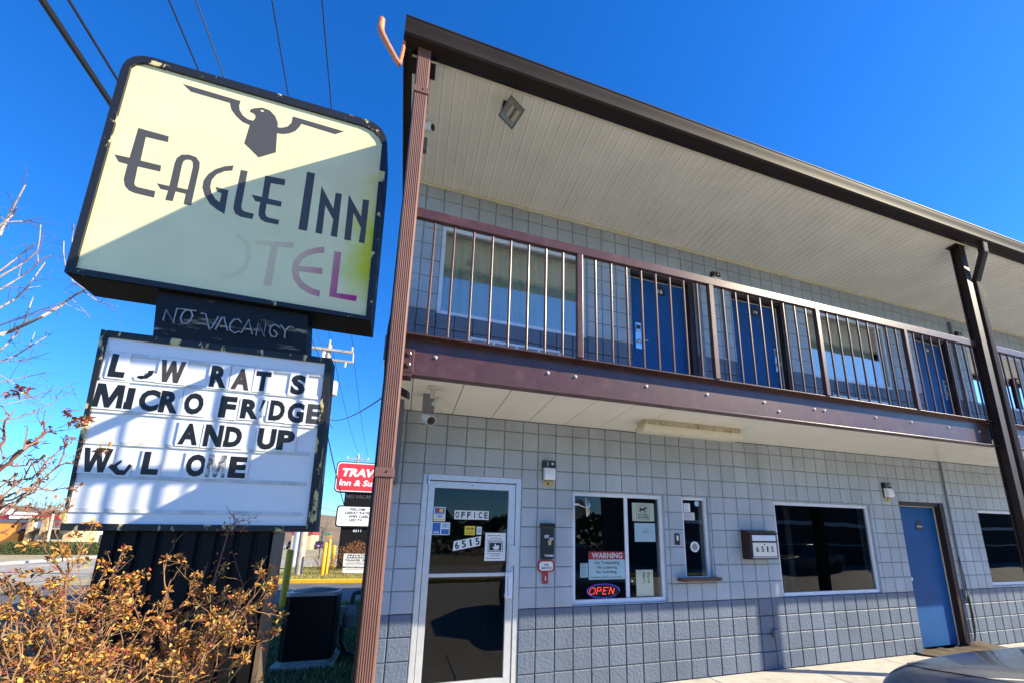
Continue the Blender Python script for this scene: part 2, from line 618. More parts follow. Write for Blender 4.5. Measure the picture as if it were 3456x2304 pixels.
# floor slab and ceiling panels of the balcony
dk = MB()
dk.box(-0.19, XR, 0.001, -1.24, 2.80, 2.985)
dk.build('balcony_floor', m_slate, motel)
cp = MB()
seams = [-0.19] + [0.032 + 0.415 * k for k in range(0, 37)]
for a, b in zip(seams[:-1], seams[1:]):
    if a < XR:
        cp.box(a + 0.003, min(b, XR) - 0.003, -0.001, -1.235, 2.772, 2.79)
cp.build('lower_soffit', m_panel, motel, bevel=0.002, seg=1)

# channel beam
def beam(name, x0, x1):
    t = 0.012
    prof = [(-1.33, 2.666), (-1.245, 2.666), (-1.245, 2.995), (-1.33, 2.995), (-1.33, 2.983), (-1.258, 2.983), (-1.258, 2.678), (-1.33, 2.678)]
    mb = MB().extrude_x(prof, x0, x1)
    return mb.build(name, m_brown, motel, bevel=0.003, seg=2)
beam1 = beam('balcony_beam', -0.06, 7.02)
beam2 = beam('balcony_beam', 7.08, XR)
def bolt(x, z, bm_, mat, r=0.0105, y=-1.258):
    mb = MB().lathe([(r * 1.45, 0), (r * 1.45, 0.003), (r * 1.02, 0.0035), (r, 0.012), (r * 0.8, 0.014), (0.0, 0.0145)], (x, y, z), (0, -1, 0), 6)
    return mb.build('bolt', mat, bm_)
for x in (0.186, 1.10, 1.348, 2.042, 2.703, 3.392, 3.57, 4.06, 4.20, 4.97, 5.553, 6.214, 6.80):
    bolt(x, 2.853 if x != 3.57 else 2.775, beam1, m_galv)
pl = MB().box(-0.065, 0.028, -1.274, -1.2585, 2.70, 2.888)
pl = pl.build('end_plate', m_brown, beam1, bevel=0.003)
for z in (2.845, 2.757):
    bolt(-0.012, z, beam1, m_brown, 0.02, -1.274)
MB().box(-0.075, 0.02, -1.335, -1.23, 2.648, 2.6655).build('bearing_plate', m_brown, beam1, bevel=0.003)
for x in (7.6, 8.4, 9.3, 10.1, 11.0, 12.2):
    bolt(x, 2.858, beam2, m_galv)

# railing
PITCH = 0.1578
def railing(x0, x1, y, ks, posts, name='railing'):
    rl = MB().box(x0, x1, y - 0.022, y + 0.022, 3.998, 4.084)
    r = rl.build(name, m_brown, motel, bevel=0.004)
    for k in ks:
        x = 0.100 + PITCH * k
        if x < x0 or x > x1:
            continue
        if k in posts:
            MB().box(x - 0.027, x + 0.027, y - 0.024, y + 0.024, 2.996, 3.9975).build('post', m_brown, r, bevel=0.004)
        else:
            MB().box(x - 0.0095, x + 0.0095, y - 0.0095, y + 0.0095, 2.996, 3.9975).build('baluster', m_brown, r, bevel=0.005, seg=2)
    return r
railing(-0.06, 6.985, -1.318, range(0, 44), {8, 17, 26, 35})
railing(7.09, 12.6, -1.318, range(44, 80), {53, 62, 71})
er = MB().box(-0.165, -0.125, -1.2, -0.01, 3.998, 4.084).build('end_railing', m_brown, motel, bevel=0.004)
for k in range(8):
    y = -1.12 + 0.15 * k
    MB().box(-0.155, -0.136, y - 0.0095, y + 0.0095, 2.986, 3.9975).build('baluster', m_brown, er)

# steel posts
def steel_post(x, ymin, ymax, z1):
    mb = MB()
    t = 0.012
    mb.box(x - 0.055, x + 0.055, ymin, ymin + t, -0.05, z1)
    mb.box(x - 0.055, x + 0.055, ymax - t, ymax, -0.05, z1)
    mb.box(x - 0.005, x + 0.005, ymin + t + .0005, ymax - t - .0005, -0.05, z1)
    mb.box(x - 0.1, x + 0.1, ymin - 0.03, ymax + 0.02, z1, z1 + 0.012)
    return mb.build('support_post', m_brown_dk, motel, bevel=0.002)
steel_post(7.045, -1.40, -1.285, 5.50)
steel_post(-0.105, -1.44, -1.275, 5.50)
steel_post(14.2, -1.40, -1.285, 5.50)

# roof: soffit, gutter, fascia, unseen mansard shaped to cast the sign's shadow
sf = MB()
x = -0.15
k = 0
g0 = -0.047
xs = [XL]
while g0 + 0.104 * k < XR:
    c = g0 + 0.104 * k
    xs += [c - 0.011, c - 0.007, c + 0.003, c + 0.008]
    k += 1
xs.append(XR)
vs = []
fs = []
for i, xx in enumerate(xs):
    z = 5.516
    if 0 < i < len(xs) - 1:
        q = (i - 1) % 4
        if q in (1, 2):
            z = 5.527
    vs += [(xx, -0.002, z), (xx, -1.405, z)]
for i in range(len(xs) - 1):
    fs.append((2 * i, 2 * i + 2, 2 * i + 3, 2 * i + 1))
sf.add(vs, fs)
sf.build('upper_soffit', m_perf, motel, normals=False)
tr = MB()
tr.box(XL, XR, -0.022, -0.0015, 5.488, 5.512)
tr.box(XL, XR, -1.425, -1.4055, 5.496, 5.52)
tr.build('soffit_trim', m_trim, motel, bevel=0.002)
vt = MB()
vt.box(-0.26, XR, -1.50, -1.426, 5.50, 5.512)
rr = random.Random(5)
x = -0.2
while x < 9.0:                                     # vent slots pressed into the strip
    vt.box(x, x + 0.018, -1.488, -1.445, 5.4965, 5.4995, 1)
    x += 0.032
vt.build('vent_strip', [m_brown_dk, m_black], motel)
gut = MB()
prof = [(-1.50, 5.60), (-1.50, 5.455), (-1.60, 5.452), (-1.614, 5.468), (-1.622, 5.53), (-1.632, 5.548), (-1.638, 5.588), (-1.643, 5.592), (-1.643, 5.602), (-1.630, 5.602), (-1.624, 5.56), (-1.612, 5.54), (-1.606, 5.475), (-1.595, 5.462), (-1.508, 5.465), (-1.508, 5.60)]
gut.extrude_x(prof, -0.26, XR)
gut.box(-0.2615, -0.2575, -1.63, -1.50, 5.453, 5.60)
gut.build('gutter', m_gutter, motel, smooth=True, sharp=30)
rf = MB()
rf.box(-0.26, XR, -1.4995, -1.40, 5.5125, 5.62)
prof = [(-1.4995, 5.621), (-0.75, 6.15), (8.2, 6.15), (8.2, 5.53), (-1.39, 5.53), (-1.39, 5.621)]  # hidden roof rise, its height set by the shadow wanted on the pylon sign
rf.extrude_x(prof, -0.26, XR + 0.3)
rf.build('roof', m_brown_dk, motel)
rk = MB().extrude_x([(-1.4995, 5.50), (-1.4995, 5.6), (8.2, 5.6), (8.2, 5.50)], -0.275, -0.2605)
rk.build('rake_board', m_brown_dk, motel)

# ribbed downspouts
def downspout(path, w, d, mat, name='downspout', ribs=6):
    mb = MB()
    prof = []
    n = 24
    pts = []
    # front face with ribs (towards -y), then sides and back
    for i in range(ribs * 4 + 1):
        f = i / (ribs * 4)
        x = -w / 2 + 0.012 + (w - 0.024) * f
        y = -d / 2 + (0.0045 if (i % 4) in (1, 2) else 0.0)
        pts.append((x, y))
    pts = [(-w / 2, d / 2 - 0.01), (-w / 2, -d / 2 + 0.012), (-w / 2 + 0.004, -d / 2 + 0.003)] + pts + [(w / 2 - 0.004, -d / 2 + 0.003), (w / 2, -d / 2 + 0.012), (w / 2, d / 2 - 0.01), (w / 2 - 0.01, d / 2), (-w / 2 + 0.01, d / 2)]
    k = len(pts)
    for (x, y, z) in path:
        for (px, py) in pts:
            mb.v.append((x + px, y + py, z))
    for i in range(len(path) - 1):
        for j in range(k):
            mb.f.append([i * k + j, i * k + (j + 1) % k, (i + 1) * k + (j + 1) % k, (i + 1) * k + j])
            mb.m.append(0)
    return mb.build(name, mat, motel)
ds = downspout([(-0.084, -1.50, -0.05), (-0.0855, -1.50, 1.2), (-0.092, -1.50, 3.2), (-0.0985, -1.50, 5.2), (-0.100, -1.50, 5.47)], 0.104, 0.078, m_down)
for z, x in ((1.902, -0.088), (5.02, -0.0965)):
    st = MB()
    st.box(x - 0.058, x + 0.058, -1.546, -1.5405, z - 0.03, z + 0.03)
    st.box(x - 0.058, x - 0.0525, -1.5405, -1.45, z - 0.03, z + 0.03)
    st.box(x + 0.0525, x + 0.058, -1.5405, -1.45, z - 0.03, z + 0.03)
    st = st.build('strap', m_down, ds, bevel=0.002)
    MB().lathe([(0.007, 0), (0.005, 0.005), (0, 0.006)], (x + 0.012, -1.546, z + 0.004), (0, -1, 0), 10).build('screw', m_black, ds)
downspout([(7.20, -1.385, -0.05), (7.20, -1.385, 4.95), (7.17, -1.55, 5.30), (7.17, -1.56, 5.47)], 0.10, 0.075, m_brown_dk)
# bent bracket on the gutter corner
hk = MB()
pth = [(-0.272, -1.585, 5.14), (-0.30, -1.59, 5.17), (-0.385, -1.60, 5.30), (-0.425, -1.60, 5.37), (-0.438, -1.60, 5.42), (-0.436, -1.60, 5.515)]
hk.tube(pth, [0.02, 0.021, 0.024, 0.027, 0.027, 0.024], 10)
hk.tube([(-0.272, -1.585, 5.14), (-0.262, -1.57, 5.30), (-0.262, -1.53, 5.46)], 0.014, 8)
hk.build('gutter_hook', M('rusty_bracket', (0.52, 0.20, 0.09), 0.5, var=0.2, vscale=20), motel, smooth=True)

# ------------------------------------------------------------------ windows and doors
def window(x0, x1, z0, z1, glass, fw=0.04, y=0.035, frame=m_alum_w, mull=(), sill=0.045, depth=0.05):
    f = MB()
    f.box(x0, x0 + fw, y, y + depth, z0, z1)
    f.box(x1 - fw, x1, y, y + depth, z0, z1)
    f.box(x0 + fw, x1 - fw, y, y + depth, z1 - fw, z1)
    f.box(x0 + fw, x1 - fw, y - 0.004, y + depth, z0, z0 + sill)
    fr = f.build('window', frame, motel, bevel=0.003)
    for (a, b, dy) in mull:
        MB().box(a, b, y + 0.012 + dy, y + depth - 0.004, z0 + sill, z1 - fw).build('mullion', frame, fr, bevel=0.002)
    p = MB().quad((x0 + fw, y + 0.026, z0 + sill), (x1 - fw, y + 0.026, z0 + sill), (x1 - fw, y + 0.026, z1 - fw), (x0 + fw, y + 0.026, z1 - fw))
    p.build('pane', glass, fr)
    return fr

def curtain(fr, x0, x1, z0, z1, y=0.16, seed=1):
    rnd = random.Random(seed)
    mb = MB()
    n = int((x1 - x0) / 0.012)
    ph = [rnd.uniform(0, 6.28) for _ in range(4)]
    rows = 9
    for j in range(rows + 1):
        z = z0 + (z1 - z0) * j / rows
        for i in range(n + 1):
            x = x0 + (x1 - x0) * i / n
            a = 0.6 + 0.4 * sin(x * 3 + ph[0])
            yy = y + 0.022 * a * sin(x * 46 + 1.6 * sin(x * 6 + ph[1]) + 0.3 * sin(z * 2 + ph[2])) + 0.012 * sin(x * 17 + ph[3])
            mb.v.append((x, yy, z))
    for j in range(rows):
        for i in range(n):
            a = j * (n + 1) + i
            mb.f.append([a, a + 1, a + n + 2, a + n + 1])
            mb.m.append(0)
    return mb.build('curtain', m_curtain, fr, smooth=True, sharp=180, normals=False)

w1 = window(1.806, 2.965, 0.826, 2.02, m_glass, mull=((2.468, 2.512, 0.012),))
w2 = window(3.228, 3.60, 1.07, 2.018, m_glass, fw=0.032, sill=0.012)
w3 = window(4.648, 6.405, 0.816, 2.011, m_glass)
w4 = window(8.87, 10.6, 0.845, 2.02, m_glass)
for n_, (a, b, c, d) in enumerate((U_OPEN[0], U_OPEN[3], U_OPEN[5])):
    fr = window(a, b, c, d, m_glass_up, fw=0.045, sill=0.05, mull=((b - 0.175, b - 0.14, 0.01),) if n_ else ())
    MB().box(a + 0.045, b - 0.045, 0.068, 0.082, d - 0.085, d - 0.06).build('curtain_rail', m_black, fr)
    curtain(fr, a + 0.05, b - (0.16 if n_ else 0.06), c - 0.03, d + 0.05, seed=n_)
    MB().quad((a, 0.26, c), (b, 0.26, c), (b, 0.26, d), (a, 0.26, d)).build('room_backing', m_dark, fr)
MB().box(5.05, 5.15, 0.25, 0.35, 0.82, 2.0).build('room_post', m_dark, w3)

# wall vents below the upper windows
for (a, b, z) in ((0.588, 1.642, 3.655), (6.0, 7.2, 3.64)):
    v = MB()
    w = (b - a) / 4
    for i in range(4):
        v.box(a + i * w + 0.01, a + (i + 1) * w - 0.01, -0.004, -0.001, z - 0.17, z - 0.005, 1)
        v.box(a + i * w, a + (i + 1) * w, -0.016, -0.002, z - 0.012, z + 0.014)
        v.box(a + i * w - 0.012, a + i * w + 0.012, -0.014, -0.0022, z - 0.2, z - 0.0125)
    v.box(a + 4 * w - 0.012, a + 4 * w + 0.012, -0.014, -0.0022, z - 0.2, z - 0.0125)
    k = 0
    while k < int((b - a) / 0.012):
        xx = a + 0.014 + k * 0.012
        v.box(xx, xx + 0.004, -0.010, -0.0045, z - 0.17, z - 0.013)
        k += 1
    v.box(a, b, -0.012, -0.002, z - 0.2, z - 0.185)
    v.build('wall_vent', [m_alum_w, m_black], motel)

# office door
od = MB()
x0, x1, zt = 0.209, 1.219, 2.133
od.box(x0, x0 + 0.05, 0.012, 0.12, 0, zt)
od.box(x1 - 0.055, x1, 0.012, 0.12, 0, zt)
od.box(x0 + 0.05, x1 - 0.055, 0.012, 0.12, zt - 0.058, zt)
od = od.build('office_door', m_alum, motel, bevel=0.003)
lf = MB()
lf.box(0.264, 0.326, 0.02, 0.065, 0.012, 2.066)
lf.box(1.086, 1.160, 0.02, 0.065, 0.012, 2.066)
lf.box(0.326, 1.086, 0.02, 0.065, 1.998, 2.066)
lf.box(0.326, 1.086, 0.024, 0.06, 1.132, 1.166)
lf.box(0.326, 1.086, 0.02, 0.065, 0.012, 0.19)
lf.build('door_leaf', m_alum, od, bevel=0.003)
MB().quad((0.326, 0.042, 1.166), (1.086, 0.042, 1.166), (1.086, 0.042, 1.998), (0.326, 0.042, 1.998)).quad((0.326, 0.042, 0.19), (1.086, 0.042, 0.19), (1.086, 0.042, 1.132), (0.326, 0.042, 1.132)).build('pane', m_glass, od)
hd = MB()
hd.box(1.10, 1.148, -0.012, -0.003, 0.92, 1.172)
hd.box(1.068, 1.086, -0.045, -0.028, 0.918, 1.172)
for z in (0.945, 1.145):
    hd.box(1.07, 1.115, -0.03, 0.0195, z - 0.012, z + 0.012)
hd.build('handle', m_alum_w, od, bevel=0.003)
lk = MB()
lk.box(1.10, 1.196, 0.003, 0.0115, 1.232, 1.432)
lk.lathe([(0.017, 0), (0.017, 0.008), (0.010, 0.009), (0, 0.009)], (1.13, 0.003, 1.34), (0, -1, 0), 16)
lk.build('lock_plate', m_alum, od, bevel=0.002)
hg = MB()
hg.lathe([(0.018, 0), (0.018, 0.042), (0.014, 0.045), (0.014, 0.05), (0.018, 0.053), (0.018, 0.1)], (0.262, 0.006, 2.02), (0, 0, 1), 14)
hg.build('hinge', m_steel, od, smooth=True)
MB().lathe([(0.006, 0), (0.006, 0.003)], (0.70, 0.0195, 2.035), (0, -1, 0), 12).build('screw', m_black, od)

# blue room doors
def room_door(x0, x1, z0, zt, text, lock_left=True, full_jamb=True, jl=0.03, jr=0.09):
    fr = MB()
    d0, d1 = 0.004, 0.16
    fr.box(x0, x0 + jl, d0 + 0.06, d1, z0, zt)
    fr.box(x1 - jr, x1, d0, d1, z0, zt)
    fr.box(x0 + jl, x1 - jr, d0 + 0.02, d1, zt - 0.055, zt)
    f = fr.build('door', m_brown_dk, motel, bevel=0.003)
    MB().box(x0 + jl + 0.004, x1 - jr - 0.012, 0.10, 0.145, z0 + 0.02, zt - 0.066).build('door_leaf', m_blue, f, bevel=0.003)
    MB().box(x1 - jr - 0.011, x1 - jr - 0.0005, 0.09, 0.14, z0, zt - 0.056).box(x0 + jl, x1 - jr - 0.012, 0.095, 0.14, zt - 0.065, zt - 0.0555).build('weatherstrip', m_trim, f)
    cx = (x0 + jl + x1 - jr) / 2 + 0.035
    zc = z0 + (1.83 if z0 > 1 else 1.715)
    p = MB()
    pts = [(-0.078, -0.05), (0.078, -0.05), (0.078, 0.05), (0.045, 0.055)]
    for i in range(9):
        a = pi * i / 8
        pts.append((0.043 * cos(a), 0.058 + 0.04 * sin(a)))
    pts += [(-0.045, 0.055), (-0.078, 0.05)]
    p.slab(pts, lambda u, w, d: (cx + u, 0.092 + d, zc + w), 0.007)
    pq = p.build('number_plate', m_black, f, bevel=0.001)
    q = MB()
    hgt = 0.026 if len(text) < 4 else 0.014
    wid = 0.036 if len(text) < 4 else 0.058
    put_text(q, text, cx - wid, cx + wid, zc - hgt, zc + hgt, fac(0.0912), bold=0.02)
    q.build('number', m_white, f)
    return f
def lever_lock(f, x, z, flip=1):
    mb = MB()
    mb.box(x - 0.044, x + 0.044, 0.088, 0.0995, z - 0.183, z + 0.183)
    mb.box(x - 0.03, x + 0.026, 0.076, 0.0878, z + 0.05, z + 0.16, 0)
    mb.box(x - 0.031, x + 0.027, 0.074, 0.0757, z + 0.085, z + 0.14, 1)
    mb.lathe([(0.026, 0), (0.026, 0.02), (0.012, 0.022), (0.012, 0.05)], (x, 0.0878, z - 0.075), (0, -1, 0), 16)
    mb.tube([(x, 0.042, z - 0.075), (x + 0.05 * flip, 0.04, z - 0.075), (x + 0.11 * flip, 0.046, z - 0.08)], 0.009, 8)
    return mb.build('handle', [m_steel, m_black], f, smooth=True, bevel=0.003)
d18 = room_door(2.633, 3.62, 2.99, 5.02, '18'); lever_lock(d18, 2.767, 4.107)
d19 = room_door(4.272, 5.27, 2.99, 5.02, '19'); lever_lock(d19, 5.095, 4.107, -1)
d20 = room_door(8.115, 9.06, 2.99, 5.02, '20'); lever_lock(d20, 8.88, 4.107, -1)
dp = room_door(7.04, 8.05, 0.02, 2.10, 'PRIVATE')
MB().lathe([(0.012, 0), (0.012, 0.02), (0.028, 0.028), (0.03, 0.045), (0.02, 0.055), (0, 0.057)], (7.115, 0.0998, 0.98), (0, -1, 0), 14).build('handle', m_steel, dp, smooth=True)
for (x, z0, z1) in ((12.2, 0.02, 2.1), (12.2, 2.99, 5.02)):
    room_door(x, x + 1.0, z0, z1, '21')
# conduits and wires on the wall
cd = MB()
cd.tube([(8.135, -0.018, 2.77), (8.135, -0.018, 1.2), (8.125, -0.018, 0.62)], 0.014, 8)
cd.box(8.10, 8.165, -0.036, -0.0015, 0.70, 0.80)
cd.build('conduit', m_pipe, motel)
MB().box(3.64, 3.70, -0.05, -0.004, 3.0, 5.0).build('conduit', m_pipe, motel)
MB().box(4.075, 4.085, -0.014, -0.002, 3.95, 5.2).build('conduit', m_pipe, motel)
MB().box(9.13, 9.17, -0.045, -0.004, 3.0, 5.4).build('conduit', m_pipe, motel)
# ------------------------------------------------------------------ things fixed to or standing by the motel
m_lens = M('frosted_lens', (0.75, 0.78, 0.82), 0.25, spec=0.5)
m_clear = glass_mat('clear_plastic', (0.9, 0.92, 0.95), 1.2, base=0.04)

def wall_lamp(x, z, y, label, plate=True):
    t = thing('wall_lamp', label, 'wall lamp', (x, y, z), 'photocell wall lamps beside the doors')
    b = MB()
    b.box(x - 0.074, x + 0.074, y - 0.05, y - 0.002, z + 0.085, z + 0.168)
    b.box(x - 0.066, x + 0.066, y - 0.02, y - 0.002, z - 0.05, z + 0.0845)
    b.build('housing', m_black, t, bevel=0.006)
    l = MB()
    pts = [(y - 0.021, z + 0.084), (y - 0.06, z + 0.084), (y - 0.085, z + 0.045), (y - 0.085, z - 0.03), (y - 0.07, z - 0.048), (y - 0.021, z - 0.048)]
    l.extrude_x(pts, x - 0.06, x + 0.06)
    l.build('lens', m_lens, t, smooth=True, bevel=0.006)
    MB().lathe([(0.012, 0), (0.012, 0.006), (0.007, 0.007), (0.007, 0.003)], (x + 0.035, y - 0.05, z + 0.13), (0, -1, 0), 12).build('photocell', m_white, t)
    MB().box(x - 0.022, x - 0.018, y - 0.052, y - 0.0503, z + 0.1, z + 0.155).build('seam', m_white, t)
    if plate:
        p = MB()
        p.box(x - 0.055, x + 0.055, y - 0.006, y - 0.002, z - 0.115, z - 0.055)
        p.box(x - 0.008, x + 0.008, y - 0.0075, y - 0.0062, z - 0.098, z - 0.07, 1)
        p.build('junction_plate', [m_yellowed, m_ink], t, bevel=0.001)
    return t
wall_lamp(1.513, 2.175, 0.0, 'white and black wall lamp between the glass office door and the office window')
wall_lamp(6.79, 2.19, 0.0, 'white and black wall lamp beside the blue private door on the ground floor')
wall_lamp(3.99, 5.07, 0.0, 'wall lamp on the upper wall between the doors numbered 18 and 19', False)
wall_lamp(9.35, 5.07, 0.0, 'wall lamp on the upper wall right of the door numbered 20', False)

# key drop box with sign
t = thing('key_drop_box', 'black hinged key drop box with white stencilled lettering', 'key box', (1.50, 0, 1.30))
kb = MB()
kb.extrude_x([(-0.002, 1.30), (-0.002, 1.66), (-0.05, 1.655), (-0.088, 1.625), (-0.088, 1.62), (-0.075, 1.615), (-0.075, 1.30)], 1.437, 1.567)
kb.build('body', m_black, t, bevel=0.004)
MB().extrude_x([(-0.0025, 1.615), (-0.079, 1.605), (-0.094, 1.622), (-0.094, 1.63), (-0.052, 1.664), (-0.0025, 1.667)], 1.429, 1.575).build('lid', m_black, t, bevel=0.003)
MB().lathe([(0.02, 0), (0.02, 0.02), (0.0, 0.021)], (1.512, -0.0755, 1.475), (0, -1, 0), 12).box(1.498, 1.527, -0.094, -0.076, 1.44, 1.475).build('padlock', m_yellowed, t, bevel=0.002)
q = MB()
put_text(q, 'KEY', 1.462, 1.512, 1.512, 1.542, fac(-0.0762), bold=0.03)
put_text(q, 'BOX', 1.517, 1.56, 1.49, 1.516, fac(-0.0762), bold=0.03)
put_text(q, 'THANKS', 1.462, 1.562, 1.322, 1.344, fac(-0.0762), bold=0.03)
q.build('lettering', m_white, t)
t = thing('service_sign', 'small red rounded sign reading for service hanging under the black key box', 'sign', (1.50, 0, 1.05))
pts = [(1.407, 1.19), (1.43, 1.167), (1.57, 1.167), (1.591, 1.19), (1.591, 1.262), (1.565, 1.289), (1.433, 1.289), (1.407, 1.262)]
s = MB().slab(pts, lambda u, w, d: (u, -0.02 + d, w), 0.012)
s.box(1.459, 1.525, -0.018, -0.008, 1.05, 1.1668)
s.build('backing', m_red, t, bevel=0.003)
ins = [(1.5 + (u - 1.5) * 0.8, 1.228 + (w - 1.228) * 0.74) for u, w in pts]
MB().slab(ins, lambda u, w, d: (u, -0.0235 + d, w), 0.003).build('panel', m_paper, t)
q = MB()
put_text(q, 'FOR', 1.475, 1.528, 1.228, 1.25, fac(-0.0239), bold=0.03)
put_text(q, 'SERVICE', 1.444, 1.556, 1.195, 1.219, fac(-0.0239), bold=0.03)
q.build('lettering', m_ink, t)
MB().box(1.488, 1.497, -0.026, -0.0185, 1.083, 1.125).build('button', m_white, t)

# letter box
t = thing('mailbox', 'dark brown metal letter box numbered 6515 beside the large dark window', 'mailbox', (4.3, 0, 1.28))
X0, X1 = 4.06, 4.475
b = MB()
b.extrude_x([(-0.002, 1.285), (-0.002, 1.62), (-0.075, 1.615), (-0.155, 1.585), (-0.155, 1.28), (-0.02, 1.28)], X0, X1)
b.build('body', m_brown_dk, t, bevel=0.004)
MB().extrude_x([(-0.0015, 1.6215), (-0.076, 1.6165), (-0.168, 1.584), (-0.168, 1.592), (-0.078, 1.626), (-0.0015, 1.63)], X0 - 0.012, X1 + 0.012).build('lid', m_brown_dk, t, bevel=0.002)
MB().box(X0 + 0.03, X1 - 0.02, -0.1585, -0.1555, 1.50, 1.568).build('slot_flap', m_alum_w, t, bevel=0.002)
MB().box(X0 + 0.03, X1 - 0.02, -0.1585, -0.1555, 1.315, 1.478).build('number_panel', M('worn_white', (0.7, 0.68, 0.62), 0.5, col2=(0.42, 0.27, 0.13), mscale=13, mlo=0.62, mhi=0.78), t, bevel=0.001)
MB().box(X0 + 0.02, X1 - 0.012, -0.161, -0.1556, 1.296, 1.306).build('rail', m_alum, t)
q = MB()
for ch, u in (('6', 4.155), ('5', 4.235), ('1', 4.312), ('5', 4.385)):
    put_text(q, ch, u - (0.02 if ch != '1' else 0.012), u + (0.02 if ch != '1' else 0.012), 1.365, 1.435, fac(-0.159), bold=0.03)
q.lathe([(0.009, 0), (0.009, 0.004)], (4.268, -0.1586, 1.458), (0, -1, 0), 10)
q.build('number', m_ink, t)

# switch, shelf, outlet
t = thing('key_card_reader', 'small black wall plate with white button beside the service hatch', 'switch', (3.125, 0, 1.45))
MB().box(3.093, 3.157, -0.012, -0.002, 1.447, 1.578).build('plate', m_black, t, bevel=0.003)
MB().box(3.112, 3.135, -0.016, -0.0122, 1.50, 1.555).build('button', m_white, t, bevel=0.002)
sh = MB().slab([(3.10, 0.03), (3.10, -0.09), (3.13, -0.125), (3.60, -0.125), (3.66, -0.09), (3.66, 0.0), (3.60, 0.03)], lambda u, w, d: (u, w, 1.079 - d), 0.038)
sh.build('hatch_shelf', m_brown, motel, bevel=0.004)
t = tag(MB().box(4.40, 4.468, -0.05, -0.002, 0.36, 0.45).build('outlet_box', m_slate, None, (4.434, 0, 0.36), bevel=0.004), 'painted outlet box low on the dark blue blocks', 'outlet box')

# papers and stickers
def sheet(name, label, cat, x0, x1, z0, z1, y, mat=m_paper, lines=None, group=None, seed=1, tilt=0.0):
    cx, cz = (x0 + x1) / 2, (z0 + z1) / 2
    t = thing(name, label, cat, (cx, y, z0), group)
    def fn(u, w):
        a, b = u - cx, w - cz
        return (cx + a * cos(tilt) - b * sin(tilt), y, cz + a * sin(tilt) + b * cos(tilt))
    mb = MB().slab([(x0, z0), (x1, z0), (x1, z1), (x0, z1)], lambda u, w, d: (fn(u, w)[0], y + d, fn(u, w)[2]), 0.0012)
    mb.build('sheet', mat, t)
    return t, lambda u, w, e=0.0004: (fn(u, w)[0], y - e, fn(u, w)[2])
YD = 0.0395      # just outside the door glass
m_cardblue = M('sticker_blue', (0.03, 0.12, 0.42), 0.5)
m_orange = M('sticker_orange', (0.75, 0.25, 0.02), 0.5)
m_yellow = M('sticker_yellow', (0.75, 0.55, 0.02), 0.5)
m_skyb = M('sticker_pale_blue', (0.35, 0.5, 0.62), 0.5)
m_redst = M('sticker_red', (0.5, 0.02, 0.02), 0.5)
t, fn = sheet('card_sticker', 'upper payment card sticker with red and yellow circles on the office door', 'sticker', 0.334, 0.448, 1.667, 1.808, YD)
q = MB()
q.quad(fn(0.342, 1.748), fn(0.44, 1.748), fn(0.44, 1.80), fn(0.342, 1.80))
q.build('dark_field', m_cardblue, t)
q = MB()
q.poly([(0.377 + 0.02 * cos(a * pi / 8), 1.774 + 0.02 * sin(a * pi / 8)) for a in range(16)], lambda u, w: fn(u, w, 0.0008)).build('red_circle', m_redst, t)
q = MB()
q.poly([(0.405 + 0.02 * cos(a * pi / 8), 1.774 + 0.02 * sin(a * pi / 8)) for a in range(16)], lambda u, w: fn(u, w, 0.0012)).build('yellow_circle', m_yellow, t)
q = MB()
put_text(q, 'VISA', 0.358, 0.425, 1.70, 1.727, fn, bold=0.03, shear=0.2)
q.quad(fn(0.342, 1.735), fn(0.44, 1.735), fn(0.44, 1.744), fn(0.342, 1.744))
q.build('lettering', m_cardblue, t)
MB().quad(fn(0.342, 1.674), fn(0.44, 1.674), fn(0.44, 1.69), fn(0.342, 1.69)).build('band', m_yellow, t)
t, fn = sheet('card_sticker', 'lower payment card sticker with four small blue and grey panels', 'sticker', 0.325, 0.50, 1.534, 1.657, YD)
q = MB().quad(fn(0.332, 1.54), fn(0.408, 1.54), fn(0.408, 1.651), fn(0.332, 1.651))
q.quad(fn(0.418, 1.541), fn(0.492, 1.541), fn(0.492, 1.59), fn(0.418, 1.59)).build('blue_panel', m_cardblue, t)
q = MB().quad(fn(0.418, 1.6), fn(0.492, 1.6), fn(0.492, 1.65), fn(0.418, 1.65)).quad(fn(0.345, 1.548, .0008), fn(0.395, 1.548, .0008), fn(0.395, 1.57, .0008), fn(0.345, 1.57, .0008)).build('pale_panel', m_skyb, t)
q = MB(); put_text(q, 'C', 0.447, 0.462, 1.615, 1.636, lambda u, w: fn(u, w, 0.001), bold=0.03); q.build('lettering', m_ink, t)
